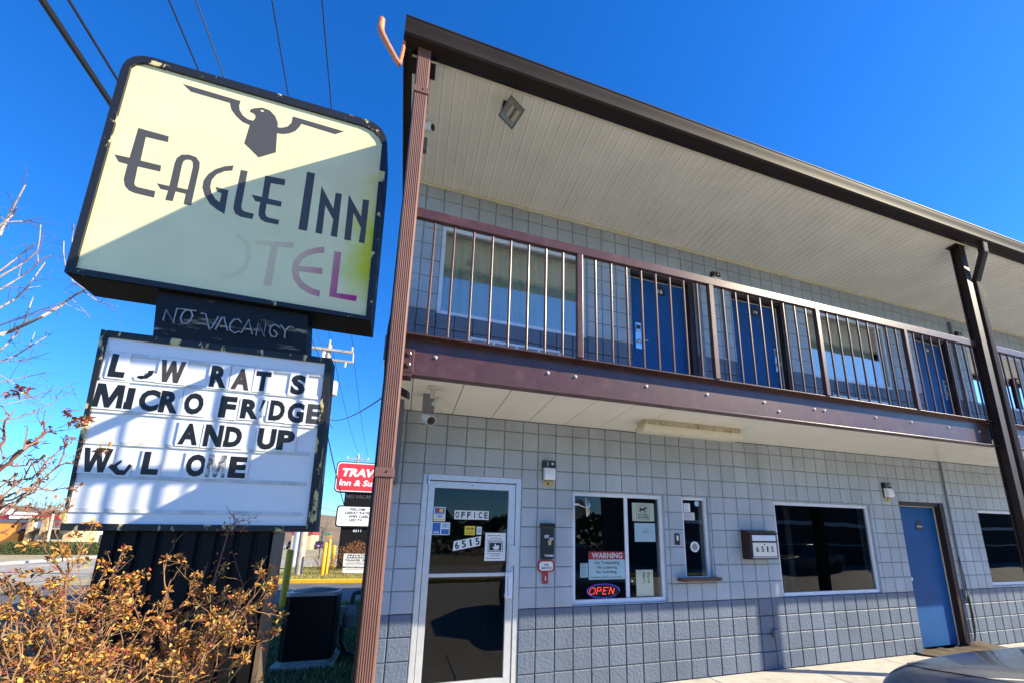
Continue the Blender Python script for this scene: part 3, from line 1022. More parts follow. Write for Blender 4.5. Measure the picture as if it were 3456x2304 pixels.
# OFFICE tiles
t = thing('office_letters', 'white letter tiles spelling office on the glass door', 'letter tiles', (0.71, YD, 1.69))
for i, ch in enumerate('OFFICE'):
    a = 0.536 + i * 0.0585
    tl = MB().slab([(a, 1.69), (a + 0.0572, 1.69), (a + 0.0572, 1.78), (a, 1.78)], lambda u, w, d: (u, YD - 0.0004 * (i % 2) + d, w), 0.001).build('letter_tile', m_paper, t)
    q = MB()
    hw = 0.018 if ch != 'I' else 0.005
    put_text(q, ch, a + 0.0286 - hw, a + 0.0286 + hw, 1.703, 1.767, fac(YD - 0.0012), bold=0.035)
    q.build('letter', m_ink, tl)
t = thing('house_number_tiles', 'slanting cream number tiles reading 6515 on the glass door', 'number tiles', (0.68, YD, 1.38))
for i, ch in enumerate('6515'):
    ang = 0.19
    a = 0.541 + i * 0.068
    zb = 1.378 + i * 0.0135
    tl = MB().slab([(a, zb), (a + 0.067, zb + 0.0133), (a + 0.073, zb + 0.108), (a + 0.006, zb + 0.095)], lambda u, w, d: (u, YD + d, w), 0.001).build('number_tile', m_paper, t)
    q = MB()
    hw = 0.02 if ch != '1' else 0.009
    put_text(q, ch, a + 0.037 - hw, a + 0.037 + hw, zb + 0.02, zb + 0.09, fac(YD - 0.0006), bold=0.03, rot=ang)
    q.build('number', m_ink, tl)
t, fn = sheet('welcome_sticker', 'yellow welcome sticker on the glass office door', 'sticker', 0.648, 0.752, 1.535, 1.625, YD, m_yellow)
q = MB(); put_text(q, 'WELCOME', 0.66, 0.742, 1.587, 1.608, fn, bold=0.03)
q.quad(fn(0.66, 1.563), fn(0.742, 1.563), fn(0.742, 1.567), fn(0.66, 1.567)); q.quad(fn(0.67, 1.548), fn(0.735, 1.548), fn(0.735, 1.552), fn(0.67, 1.552))
q.build('lettering', m_ink, t)
t, fn = sheet('small_sticker', 'narrow pale blue sticker beside the yellow welcome sticker', 'sticker', 0.768, 0.819, 1.541, 1.62, YD)
MB().quad(fn(0.775, 1.555), fn(0.812, 1.555), fn(0.812, 1.605), fn(0.775, 1.605)).build('emblem', m_skyb, t)
rn = random.Random(11)
t, fn = sheet('push_bell_notice', 'white taped notice with a pointing hand on the glass office door', 'notice', 0.86, 1.074, 1.281, 1.56, YD)
q = MB()
q.slab([(0.89, 1.372), (1.045, 1.372), (1.045, 1.472), (0.89, 1.472)], lambda u, w, d: (u, YD - 0.0006 + d, w), 0.0004, holes=[[(0.896, 1.378), (1.039, 1.378), (1.039, 1.466), (0.896, 1.466)]])
q.quad(fn(0.905, 1.384), fn(1.03, 1.384), fn(1.03, 1.46), fn(0.905, 1.46))
for z, a, b in ((1.535, 0.885, 1.05), (1.51, 0.91, 1.03), (1.49, 0.88, 1.055), (1.355, 0.885, 1.05), (1.338, 0.92, 1.02), (1.31, 0.88, 1.05)):
    rect_text_lines(q, a, b, z, 0.012, 1, YD - 0.0004, rn)
q.build('print', m_ink, t)
hand = [(0.955, 1.392), (1.0, 1.392), (1.008, 1.415), (1.008, 1.432), (0.99, 1.436), (0.975, 1.432), (0.968, 1.452), (0.96, 1.452), (0.958, 1.42), (0.945, 1.425), (0.94, 1.418)]
MB().poly(hand, lambda u, w: fn(u, w, 0.0009)).build('hand_symbol', m_paper, t)
# office window papers (inside the glass)
YW = 0.064
t, fn = sheet('no_pets_notice', 'cream no pets allowed notice in the office window', 'notice', 2.576, 2.868, 1.716, 1.928, YW, M('cream_paper', (0.62, 0.66, 0.52), 0.7))
q = MB()
def ring(mb, cx, cz, ro, ri, n=24, sx=1.0):
    po = [(cx + ro * sx * cos(2 * pi * i / n), cz + ro * sin(2 * pi * i / n)) for i in range(n)]
    pi_ = [(cx + ri * sx * cos(2 * pi * i / n), cz + ri * sin(2 * pi * i / n)) for i in range(n)]
    mb.add([fn(*p) for p in po] + [fn(*p) for p in pi_], [(i, (i + 1) % n, n + (i + 1) % n, n + i) for i in range(n)])
for (a, b, c, d) in ((2.63, 2.81, 1.738, 1.742), (2.63, 2.81, 1.903, 1.907), (2.63, 2.634, 1.742, 1.903), (2.806, 2.81, 1.742, 1.903)):
    q.quad(fn(a, c), fn(b, c), fn(b, d), fn(a, d))
dog = [(2.675, 1.818), (2.685, 1.818), (2.69, 1.838), (2.735, 1.835), (2.74, 1.818), (2.75, 1.818), (2.752, 1.85), (2.765, 1.868), (2.785, 1.866), (2.783, 1.876), (2.762, 1.888), (2.745, 1.872), (2.69, 1.866), (2.672, 1.885), (2.67, 1.88), (2.68, 1.858), (2.672, 1.84)]
q.poly(dog, fn)
put_text(q, 'NO PETS', 2.652, 2.79, 1.78, 1.803, fn, bold=0.04)
put_text(q, 'ALLOWED', 2.645, 2.797, 1.75, 1.774, fn, bold=0.04)
q.build('print', m_ink, t)
q = MB(); ring(q, 2.72, 1.853, 0.044, 0.038, sx=1.5)
q.quad(fn(2.672, 1.878, .0007), fn(2.676, 1.884, .0007), fn(2.768, 1.829, .0007), fn(2.764, 1.823, .0007)).build('prohibition_ring', M('faded_pink', (0.45, 0.25, 0.28), 0.6), t)
t, fn = sheet('plain_notice', 'pale blue sheet with two typed lines below the no pets notice', 'notice', 2.598, 2.873, 1.481, 1.694, YW, M('pale_blue_paper', (0.5, 0.62, 0.7), 0.7))
q = MB()
for z, a, b in ((1.63, 2.735, 2.785), (1.60, 2.705, 2.82), (1.585, 2.705, 2.82)):
    rect_text_lines(q, a, b, z, 0.008, 1, YW - 0.0004, rn)
q.build('print', m_ink, t)
t, fn = sheet('warning_sign', 'white warning sign with red header and no trespassing text in the office window', 'warning sign', 2.016, 2.462, 1.072, 1.371, YW, M('sign_white_blue', (0.5, 0.66, 0.72), 0.6))
MB().quad(fn(2.016, 1.285), fn(2.462, 1.285), fn(2.462, 1.371), fn(2.016, 1.371)).build('header', m_redst, t)
q = MB(); put_text(q, 'WARNING', 2.055, 2.43, 1.297, 1.36, lambda u, w: fn(u, w, 0.0008), bold=0.02); q.build('header_lettering', m_white, t)
q = MB()
m_maroon = M('maroon_ink', (0.12, 0.012, 0.02), 0.6)
for s_, a, b, z in (('No Trespassing', 2.09, 2.39, 1.236), ('No Loitering', 2.12, 2.36, 1.186), ('No Soliciting', 2.105, 2.355, 1.138)):
    put_text(q, s_, a, b, z - 0.008, z + 0.03, fn, bold=0.022)
put_text(q, 'Violators will be prosecuted.', 2.035, 2.43, 1.083, 1.107, fn, bold=0.012)
q.build('lettering', m_maroon, t)
t, fn = sheet('price_list', 'small printed list left of the warning sign in the office window', 'notice', 1.916, 2.008, 1.098, 1.247, YW, M('blueish_paper', (0.45, 0.6, 0.62), 0.7))
q = MB()
for k in range(9):
    rect_text_lines(q, 1.925, 1.99, 1.236 - k * 0.015, 0.008, 1, YW - 0.0004, rn)
q.build('print', m_ink, t)
t, fn = sheet('sideways_notice', 'cream notice with sideways lettering at the lower right of the office window', 'notice', 2.598, 2.818, 0.882, 1.168, YW, M('cream_paper_2', (0.62, 0.64, 0.5), 0.7))
q = MB()
for i, s_ in enumerate(('CLOSED', 'RATES')):
    put_text(q, s_, 2.70 + i * 0.06 - 0.06, 2.70 + i * 0.06 + 0.06, 1.07, 1.10, fn, bold=0.02, rot=pi / 2)
q.build('print', m_ink, t)
# hatch papers
YH = 0.058
t, fn = sheet('hatch_price_list', 'narrow typed list taped at the top of the service hatch glass', 'notice', 3.282, 3.375, 1.84, 1.945, YH - 0.003)
q = MB()
for k in range(6):
    rect_text_lines(q, 3.30, 3.35, 1.937 - k * 0.016, 0.009, 1, YH - 0.0034, rn)
q.build('print', m_ink, t)
t, fn = sheet('hatch_taped_note', 'wrinkled grey note taped below the typed list on the service hatch', 'notice', 3.262, 3.436, 1.74, 1.835, YH, M('grey_paper', (0.5, 0.5, 0.52), 0.7))
q = MB()
for k in range(4):
    rect_text_lines(q, 3.28, 3.41, 1.82 - k * 0.018, 0.006, 1, YH - 0.0004, rn)
q.build('print', m_ink, t)
t = thing('speak_grille', 'round white slotted speaking grille in the service hatch glass', 'grille', (3.405, 0.05, 1.42))
rg = MB().lathe([(0.062, 0), (0.062, 0.006), (0.05, 0.009), (0.042, 0.006), (0.042, 0.002)], (3.405, 0.0555, 1.425), (0, -1, 0), 28)
rg.f = [f for f in rg.f if len(f) == 4]; rg.m = [0] * len(rg.f)
rg.build('rim', m_white, t, smooth=True)
g = MB()
for k in range(-3, 4):
    h = sqrt(max(0.041 ** 2 - (k * 0.012) ** 2, 0.0001))
    g.box(3.405 - h, 3.405 + h, 0.047, 0.052, 1.425 + k * 0.012 - 0.0024, 1.425 + k * 0.012 + 0.0024)
g.build('slats', m_white, t)
t = tag(MB().lathe([(0.034, 0), (0.034, 0.001)], (3.478, 0.0585, 1.945), (0, -1, 0), 20).build('round_sticker', m_skyb, None, (3.478, 0.058, 1.91)), 'round pale blue sticker in the corner of the service hatch', 'sticker')
# convex mirror inside the office window corner
t = thing('convex_mirror', 'round dark convex mirror on a metal arm at the window corner', 'mirror', (1.83, 0, 1.87))
ax = Vector((0.9, -0.42, 0.06)).normalized()
c = Vector((1.945, -0.055, 1.845))
mr = MB().lathe([(0.0, 0.045), (0.04, 0.04), (0.075, 0.025), (0.1, 0.0)], c, ax, 28)
mr.build('mirror_dish', M('mirror_grey', (0.25, 0.26, 0.27), 0.12, metal=0.9), t, smooth=True)
MB().lathe([(0.1, -0.006), (0.106, 0.0), (0.104, 0.006), (0.099, 0.004)], c, ax, 28).build('rim', m_steel, t, smooth=True)
am = MB().box(1.808, 1.875, -0.02, -0.003, 1.865, 1.888)
am.tube([(1.86, -0.012, 1.876), c - ax * 0.01], 0.007, 8)
am.build('arm', m_steel, t, bevel=0.002)
# LED open sign
t = thing('open_sign', 'lit led sign reading open in red dots inside a blue dotted oval', 'neon sign', (2.21, 0.1, 0.875))
MB().slab([(2.21 + 0.205 * cos(2 * pi * i / 28), 0.948 + 0.08 * sin(2 * pi * i / 28)) for i in range(28)], lambda u, w, d: (u, 0.105 + d, w), 0.012).build('backing', m_black, t)
def led(pts, mat, name, r=0.0030):
    mb = MB()
    for (u, w) in pts:
        mb.lathe([(r, 0), (r * 0.7, r * 0.8), (0, r)], (u, 0.1045, w), (0, -1, 0), 6)
    mb.build(name, mat, t)
def dots(path, step=0.0105):
    out = []
    for (a, b) in zip(path[:-1], path[1:]):
        L_ = hypot(b[0] - a[0], b[1] - a[1])
        n = max(1, int(L_ / step))
        out += [(a[0] + (b[0] - a[0]) * i / n, a[1] + (b[1] - a[1]) * i / n) for i in range(n)]
    return out
def lp(cx, pts):
    return [(cx + x * 0.034 + 0.28 * z * 0.034, 0.95 + z * 0.034) for x, z in pts]
m_ledr = M('led_red', (0.3, 0.01, 0.01), 0.4, emit=(1, 0.05, 0.03), estr=3.5)
m_ledb = M('led_blue', (0.01, 0.01, 0.3), 0.4, emit=(0.06, 0.08, 1), estr=2.2)
rd = dots(lp(2.075, [(cos(i * pi / 8), sin(i * pi / 8)) for i in range(17)]))
rd += dots(lp(2.145, [(-0.4, -1), (-0.4, 1), (0.7, 1), (0.95, 0.5), (0.7, 0), (-0.4, 0)]))
rd += dots(lp(2.225, [(0.95, 1), (-0.5, 1), (-0.5, -1), (0.95, -1)])) + dots(lp(2.225, [(-0.5, 0), (0.75, 0)]))
rd += dots(lp(2.31, [(-0.7, -1), (-0.7, 1), (0.7, -1), (0.7, 1)]))
led(rd, m_ledr, 'lettering')
led([(2.21 + 0.195 * cos(2 * pi * i / 44), 0.948 + 0.073 * sin(2 * pi * i / 44)) for i in range(40)], m_ledb, 'oval_border')

# fluorescent batten under the balcony
t = thing('fluorescent_light', 'weathered cream fluorescent batten light on the underside of the balcony', 'ceiling light', (3.1, -0.45, 2.77))
X0, X1 = 2.42, 3.72
MB().box(X0 + 0.02, X1 - 0.02, -0.56, -0.36, 2.715, 2.7715).build('housing', m_cream, t, bevel=0.006)
l = MB().extrude_x([(-0.575, 2.712), (-0.345, 2.712), (-0.365, 2.66), (-0.40, 2.645), (-0.52, 2.645), (-0.555, 2.66)], X0, X1)
l.build('diffuser', M('aged_diffuser', (0.66, 0.63, 0.5), 0.3, var=0.08, vscale=5), t, smooth=True, bevel=0.006)
c = MB()
c.box(X0 - 0.01, X1 + 0.01, -0.585, -0.5755, 2.704, 2.714)
for x in (2.62, 3.1, 3.55):
    c.box(x, x + 0.018, -0.59, -0.5605, 2.70, 2.745)
c.build('clip', m_cream, t)

# cameras
def bullet(t, c, d, r, L_, mat):
    d = Vector(d).normalized()
    c = Vector(c)
    MB().lathe([(r * 0.6, -0.004), (r * 0.95, 0.006), (r, 0.02), (r, L_), (r * 0.9, L_ + 0.004), (r * 0.88, L_ - 0.006), (0, L_ - 0.006)], c, d, 22).build('camera_body', mat, t, smooth=True)
    MB().lathe([(r * 0.80, 0), (r * 0.80, 0.001), (0, 0.001)], c + d * (L_ - 0.0055), d, 20).build('lens_plate', m_black, t)
    MB().lathe([(r * 0.3, 0), (r * 0.22, 0.006), (0, 0.008)], c + d * (L_ - 0.004), d, 14).build('lens', m_dark, t, smooth=True)
m_cam = M('camera_cream', (0.62, 0.6, 0.52), 0.35)
t = thing('security_camera', 'cream security camera with box and floodlight under the balcony corner', 'camera', (0.2, -0.75, 2.77))
MB().lathe([(0.05, 0), (0.05, -0.012), (0.035, -0.02), (0.018, -0.024), (0.018, -0.07), (0.022, -0.075), (0.02, -0.1), (0, -0.105)], (0.205, -0.80, 2.7715), (0, 0, 1), 18).build('mount', m_cam, t, smooth=True)
bxm = MB().obox((0.275, -0.78, 2.63), (0.8, 0.35, -0.5), (-0.3, 0.9, 0.2), (0.5, -0.05, 0.8), 0.055, 0.045, 0.042)
bxm.build('camera_head', m_cam, t, bevel=0.006)
MB().obox((0.318, -0.795, 2.622), (0.5, -0.05, 0.8), (-0.3, 0.9, 0.2), (0.8, 0.35, -0.5), 0.025, 0.014, 0.006).build('vent', m_black, t)
mt = MB().box(0.13, 0.235, -0.60, -0.52, 2.60, 2.7715).box(0.115, 0.20, -0.63, -0.605, 2.58, 2.59)
mt.build('bracket_box', M('grey_box', (0.2, 0.2, 0.21), 0.5), t, bevel=0.008)
bullet(t, (0.165, -0.55, 2.575), (0.35, -0.72, -0.5), 0.047, 0.13, m_cam)
t = thing('security_camera', 'white bullet camera on the upper wall beside the downspout', 'camera', (-0.06, -0.55, 5.3))
MB().lathe([(0.04, 0), (0.035, 0.02), (0.018, 0.03), (0.016, 0.09), (0, 0.095)], (-0.075, -0.86, 5.515), (0, 0, -1), 16).build('mount', m_white, t, smooth=True)
bullet(t, (-0.078, -0.85, 5.40), (0.7, -0.5, -0.38), 0.038, 0.12, m_white)
MB().box(-0.13, -0.03, -0.80, -0.74, 5.19, 5.33).build('junction_box', M('grey_box_2', (0.12, 0.12, 0.13), 0.5), t, bevel=0.004)
t = thing('corner_floodlight', 'dark small floodlight under the balcony behind the downspout', 'floodlight', (-0.09, -0.9, 2.6))
MB().hexa([(-0.14, -1.14, 2.60), (0.0, -1.12, 2.55), (0.02, -1.0, 2.57), (-0.12, -1.02, 2.62), (-0.14, -1.14, 2.66), (0.0, -1.12, 2.61), (0.02, -1.0, 2.63), (-0.12, -1.02, 2.68)]).build('lamp_head', m_brown_dk, t, bevel=0.006)
MB().box(-0.09, -0.06, -1.08, -1.05, 2.66, 2.772).build('bracket', m_brown_dk, t)
MB().box(-0.2, -0.03, -0.35, -0.05, 2.0, 2.7705).build('wall_board', M('grey_board', (0.13, 0.13, 0.14), 0.6), motel)

# floodlight under the eaves
t = thing('floodlight', 'square glass fronted floodlight fixed under the eaves soffit', 'floodlight', (0.7, -1.4, 5.45))
P = [Vector((0.652, -1.565, 5.35)), Vector((0.799, -1.436, 5.35)), Vector((0.75, -1.249, 5.35)), Vector((0.589, -1.421, 5.35))]
ux = Vector((0.62, 0.55, -0.05)).normalized()
cc = Vector((0.69, -1.33, 5.335))
nrm = Vector((-0.35, -0.62, -0.70)).normalized()
ax1 = nrm.cross(Vector((0.25, 0.55, -0.55))).normalized()
ax2 = nrm.cross(ax1).normalized()
d1 = (ax1 + ax2).normalized(); d2 = (ax1 - ax2).normalized()
def fl(a, b, h, mb, s0, s1, dep, mi=0):
    pass
bk = MB()
hw, hh = 0.10, 0.085
front = [cc + d1 * sx * hw + d2 * sy * hh for sx, sy in ((-1, -1), (1, -1), (1, 1), (-1, 1))]
rear = [cc - nrm * 0.09 + d1 * sx * hw * 0.55 + d2 * sy * hh * 0.55 for sx, sy in ((-1, -1), (1, -1), (1, 1), (-1, 1))]
inner = [cc + d1 * sx * hw * 0.86 + d2 * sy * hh * 0.84 for sx, sy in ((-1, -1), (1, -1), (1, 1), (-1, 1))]
deep = [cc - nrm * 0.06 + d1 * sx * hw * 0.5 + d2 * sy * hh * 0.5 for sx, sy in ((-1, -1), (1, -1), (1, 1), (-1, 1))]
b = MB()
b.add(front + rear, [(0, 1, 5, 4), (1, 2, 6, 5), (2, 3, 7, 6), (3, 0, 4, 7), (4, 5, 6, 7)])
b.add(front + inner, [(i, (i + 1) % 4, 4 + (i + 1) % 4, 4 + i) for i in range(4)])
b.build('housing', M('lamp_bronze', (0.10, 0.09, 0.08), 0.45), t, normals=False)
b = MB().add(inner + deep, [(i, (i + 1) % 4, 4 + (i + 1) % 4, 4 + i) for i in range(4)] + [(4, 5, 6, 7)])
b.build('reflector', M('reflector_grey', (0.45, 0.47, 0.48), 0.3, metal=0.6), t, normals=False)
MB().tube([deep[0] * 0.5 + deep[3] * 0.5 + nrm * 0.015, deep[1] * 0.5 + deep[2] * 0.5 + nrm * 0.015], 0.012, 10).build('bulb', m_black, t, smooth=True)
MB().add([p + nrm * 0.001 for p in inner], [(0, 1, 2, 3)]).build('glass', m_clear, t)
b = MB().tube([cc - nrm * 0.085, cc - nrm * 0.1 + Vector((0, 0.02, 0.06)), Vector((0.67, -1.22, 5.513))], 0.018, 8)
b.box(0.62, 0.72, -1.28, -1.17, 5.502, 5.5145)
b.build('bracket', m_brown_dk, t)

# doormat heaped by the private door
t = MB()
nx, ny = 60, 16
rn2 = random.Random(4)
for j in range(ny + 1):
    for i in range(nx + 1):
        u, v = i / nx, j / ny
        x = 6.86 + 1.62 * u + 0.03 * sin(v * 7)
        y = -0.30 + 0.36 * v + 0.035 * sin(u * 9)
        h = 0.012 + 0.03 * max(0, sin(u * 34 + v * 2)) * v * (0.4 + 0.6 * u) + 0.09 * math.exp(-((u - 0.84) / 0.1) ** 2) * v
        z = h + 0.008 * noise.noise((x * 7, y * 9, 0))
        t.v.append((x, y, max(z, 0.004)))
for j in range(ny):
    for i in range(nx):
        a = j * (nx + 1) + i
        t.f.append([a, a + 1, a + nx + 2, a + nx + 1]); t.m.append(0)
mat_ = M('doormat_brown', (0.10, 0.075, 0.05), 0.95, var=0.3, vscale=30, bump=1.0, bscale=220, bdist=0.006)
o = t.build('doormat', mat_, None, (7.6, -0.1, 0), smooth=True, sharp=180, normals=False)
sm = o.modifiers.new('thick', 'SOLIDIFY'); sm.thickness = 0.006; sm.offset = 1
tag(o, 'crumpled brown doormat lying in front of the blue private door', 'doormat')
# black cords hanging beside the private door
t = MB()
t.tube([(8.125, -0.02, 1.28), (8.14, -0.03, 1.0), (8.13, -0.035, 0.7), (8.15, -0.04, 0.3), (8.12, -0.035, 0.14), (8.08, -0.04, 0.11), (8.09, -0.05, 0.16), (8.11, -0.045, 0.4), (8.13, -0.04, 0.72)], 0.009, 6)
t.tube([(8.16, -0.03, 0.75), (8.14, -0.05, 0.45), (8.10, -0.05, 0.2), (8.07, -0.05, 0.10)], 0.008, 6)
tag(t.build('hanging_cord', m_black, None, (8.12, -0.03, 0.1), smooth=True), 'black cord hanging in a loop beside the brown door frame', 'cord')
# ------------------------------------------------------------------ roadside pylon sign of the motel
SIGN_SHAPES = {
  'E1': [[-1.019,5.396],[-0.771,5.38],[-0.765,5.311],[-0.944,5.313],[-0.935,5.036],[-0.77,5.029],[-0.766,4.959],[-0.943,4.963],[-0.936,4.775],[-0.925,4.75],[-0.905,4.739],[-0.764,4.733],[-0.761,4.659],[-0.913,4.668],[-0.959,4.683],[-0.998,4.724],[-1.02,4.792],[-1.023,4.964],[-1.092,4.97],[-1.139,5.042],[-1.022,5.041]],
  'A1': [[-0.674,4.658],[-0.669,4.767],[-0.729,4.767],[-0.769,4.823],[-0.668,4.82],[-0.672,5.087],[-0.665,5.153],[-0.635,5.203],[-0.576,5.223],[-0.514,5.211],[-0.476,5.161],[-0.468,5.095],[-0.464,4.652],[-0.525,4.65],[-0.527,4.769],[-0.61,4.774],[-0.614,4.66]],
  'A1h': [[-0.605,4.823],[-0.611,5.084],[-0.607,5.131],[-0.588,5.157],[-0.554,5.166],[-0.531,5.143],[-0.522,5.089],[-0.521,4.822]],
  'G': [[-0.193,5.212],[-0.265,5.18],[-0.337,5.12],[-0.386,5.046],[-0.411,4.966],[-0.409,4.881],[-0.377,4.797],[-0.316,4.708],[-0.248,4.661],[-0.183,4.63],[-0.191,4.909],[-0.305,4.918],[-0.28,4.865],[-0.243,4.858],[-0.243,4.751],[-0.283,4.779],[-0.323,4.835],[-0.347,4.906],[-0.347,4.985],[-0.319,5.062],[-0.256,5.122],[-0.195,5.148]],
  'L': [[-0.125,5.179],[-0.064,5.182],[-0.057,4.753],[-0.045,4.716],[-0.013,4.702],[0.061,4.7],[0.057,4.634],[-0.044,4.634],[-0.096,4.658],[-0.121,4.713],[-0.124,4.791]],
  'E2': [[0.094,5.175],[0.278,5.183],[0.281,5.108],[0.156,5.097],[0.157,4.909],[0.282,4.905],[0.282,4.842],[0.154,4.843],[0.156,4.733],[0.169,4.698],[0.196,4.687],[0.289,4.684],[0.287,4.627],[0.171,4.628],[0.126,4.65],[0.1,4.695],[0.094,4.795],[0.098,4.846],[0.051,4.847],[0.008,4.914],[0.102,4.912]],
  'I': [[0.464,5.339],[0.541,5.338],[0.552,4.62],[0.472,4.618]],
  'N1': [[0.621,5.199],[0.764,4.951],[0.765,5.154],[0.826,5.157],[0.838,4.613],[0.776,4.616],[0.779,4.817],[0.685,4.97],[0.694,4.616],[0.631,4.617]],
  'N2': [[0.894,5.169],[1.043,4.923],[1.039,5.147],[1.103,5.152],[1.11,4.602],[1.051,4.604],[1.057,4.783],[0.965,4.95],[0.973,4.602],[0.909,4.602]],
  'T': [[0.112,4.403],[0.456,4.454],[0.452,4.393],[0.318,4.376],[0.321,3.928],[0.254,3.923],[0.257,4.368],[0.132,4.354]],
  'E3': [[0.734,4.471],[0.666,4.448],[0.584,4.402],[0.515,4.33],[0.475,4.244],[0.471,4.145],[0.501,4.043],[0.562,3.96],[0.653,3.909],[0.754,3.89],[0.754,3.959],[0.68,3.973],[0.607,4.012],[0.557,4.066],[0.536,4.137],[0.75,4.15],[0.746,4.22],[0.532,4.202],[0.548,4.271],[0.6,4.338],[0.674,4.382],[0.742,4.4]],
  'L3': [[0.832,4.442],[0.899,4.441],[0.907,3.963],[1.1,3.968],[1.098,3.902],[0.843,3.912]],
  'O3': [[-0.056,4.445],[0.031,4.401],[0.084,4.316],[0.105,4.203],[0.094,4.084],[0.044,3.99],[-0.027,3.944],[-0.096,3.94],[-0.098,3.98],[-0.034,3.988],[0.022,4.037],[0.06,4.119],[0.067,4.216],[0.045,4.307],[0.003,4.373],[-0.065,4.403]],
  'EG': [[-0.771,6.048],[-0.252,6.023],[-0.256,5.958],[-0.242,5.901],[-0.209,5.851],[-0.161,5.818],[-0.109,5.813],[-0.092,5.851],[-0.097,5.889],[-0.122,5.908],[-0.153,5.914],[-0.151,5.95],[-0.119,5.977],[-0.05,6.011],[0.022,6.0],[0.08,5.945],[0.115,5.869],[0.123,5.809],[0.163,5.818],[0.212,5.853],[0.241,5.914],[0.242,6.0],[0.759,5.977],[0.674,5.908],[0.335,5.931],[0.318,5.878],[0.29,5.817],[0.241,5.77],[0.186,5.74],[0.127,5.73],[0.149,5.488],[0.006,5.375],[-0.144,5.506],[-0.129,5.748],[-0.196,5.764],[-0.263,5.818],[-0.316,5.885],[-0.341,5.963],[-0.686,5.978]],
  'EY': [[-0.063,5.968],[-0.046,5.982],[-0.025,5.97],[-0.042,5.953]],
  'face': [[-1.171,3.798],[-1.176,4.134],[-1.198,6.074],[-1.156,6.136],[-1.1,6.165],[0.953,6.105],[1.056,6.074],[1.135,5.994],[1.166,5.924],[1.174,5.47],[1.209,3.743]],
}
BOARD_LETTERS = [["L",-0.7,2.94,0.114,0.21,"k"],["J",-0.499,2.885,0.114,0.095,"frag"],["W",-0.313,2.937,0.181,0.206,"brown"],["R",0.043,2.932,0.131,0.207,"k"],["A",0.22,2.929,0.145,0.206,"brown"],["T",0.394,2.931,0.124,0.194,"k"],["S",0.69,2.931,0.124,0.202,"k"],["M",-0.708,2.665,0.203,0.209,"k"],["I",-0.569,2.656,0.061,0.194,"k"],["C",-0.428,2.654,0.143,0.199,"k"],["R",-0.283,2.655,0.14,0.201,"k"],["O",-0.104,2.657,0.145,0.201,"k"],["F",0.155,2.652,0.128,0.205,"k"],["R",0.331,2.651,0.143,0.187,"k"],["sl",0.425,2.689,0.042,0.127,"frag"],["D",0.549,2.657,0.126,0.197,"k"],["G",0.705,2.653,0.137,0.201,"k"],["E",0.854,2.654,0.114,0.196,"grey"],["A",-0.092,2.378,0.143,0.193,"k"],["N",0.089,2.378,0.139,0.201,"k"],["D",0.238,2.378,0.136,0.19,"k"],["U",0.501,2.38,0.145,0.201,"k"],["P",0.657,2.38,0.143,0.191,"k"],["W",-0.684,2.108,0.188,0.2,"k"],["Ef",-0.521,2.054,0.161,0.129,"frag"],["L",-0.317,2.104,0.117,0.197,"k"],["O",0.005,2.104,0.148,0.199,"k"],["M",0.154,2.106,0.145,0.2,"worn"],["E",0.314,2.105,0.133,0.193,"k"]]
NEON_PATHS = [[[-0.481,3.433],[-0.477,3.536],[-0.402,3.42],[-0.399,3.561],[-0.334,3.562],[-0.247,3.562]],[[-0.328,3.56],[-0.347,3.523],[-0.356,3.468],[-0.339,3.427],[-0.305,3.423],[-0.277,3.455],[-0.269,3.51],[-0.286,3.552],[-0.328,3.56]],[[-0.206,3.548],[-0.172,3.545],[-0.12,3.4],[-0.105,3.406],[-0.07,3.531]],[[-0.071,3.404],[-0.039,3.533],[-0.023,3.533],[0.026,3.404]],[[-0.04,3.441],[0.012,3.443]],[[0.12,3.509],[0.094,3.537],[0.058,3.526],[0.036,3.474],[0.042,3.42],[0.084,3.389],[0.12,3.413]],[[0.12,3.413],[0.137,3.395],[0.18,3.543],[0.23,3.399]],[[0.162,3.447],[0.216,3.449]],[[0.261,3.398],[0.262,3.527],[0.326,3.405],[0.326,3.526],[0.356,3.508]],[[0.446,3.508],[0.409,3.531],[0.373,3.51],[0.366,3.453],[0.387,3.408],[0.427,3.4],[0.433,3.44],[0.4,3.473]],[[0.456,3.531],[0.497,3.482],[0.502,3.412]],[[0.497,3.482],[0.528,3.532],[0.558,3.527]]]
def SP(u, w, dep=0.0):
    return (-1.7 + u, 0.0575 - 0.025 * u + dep, w)

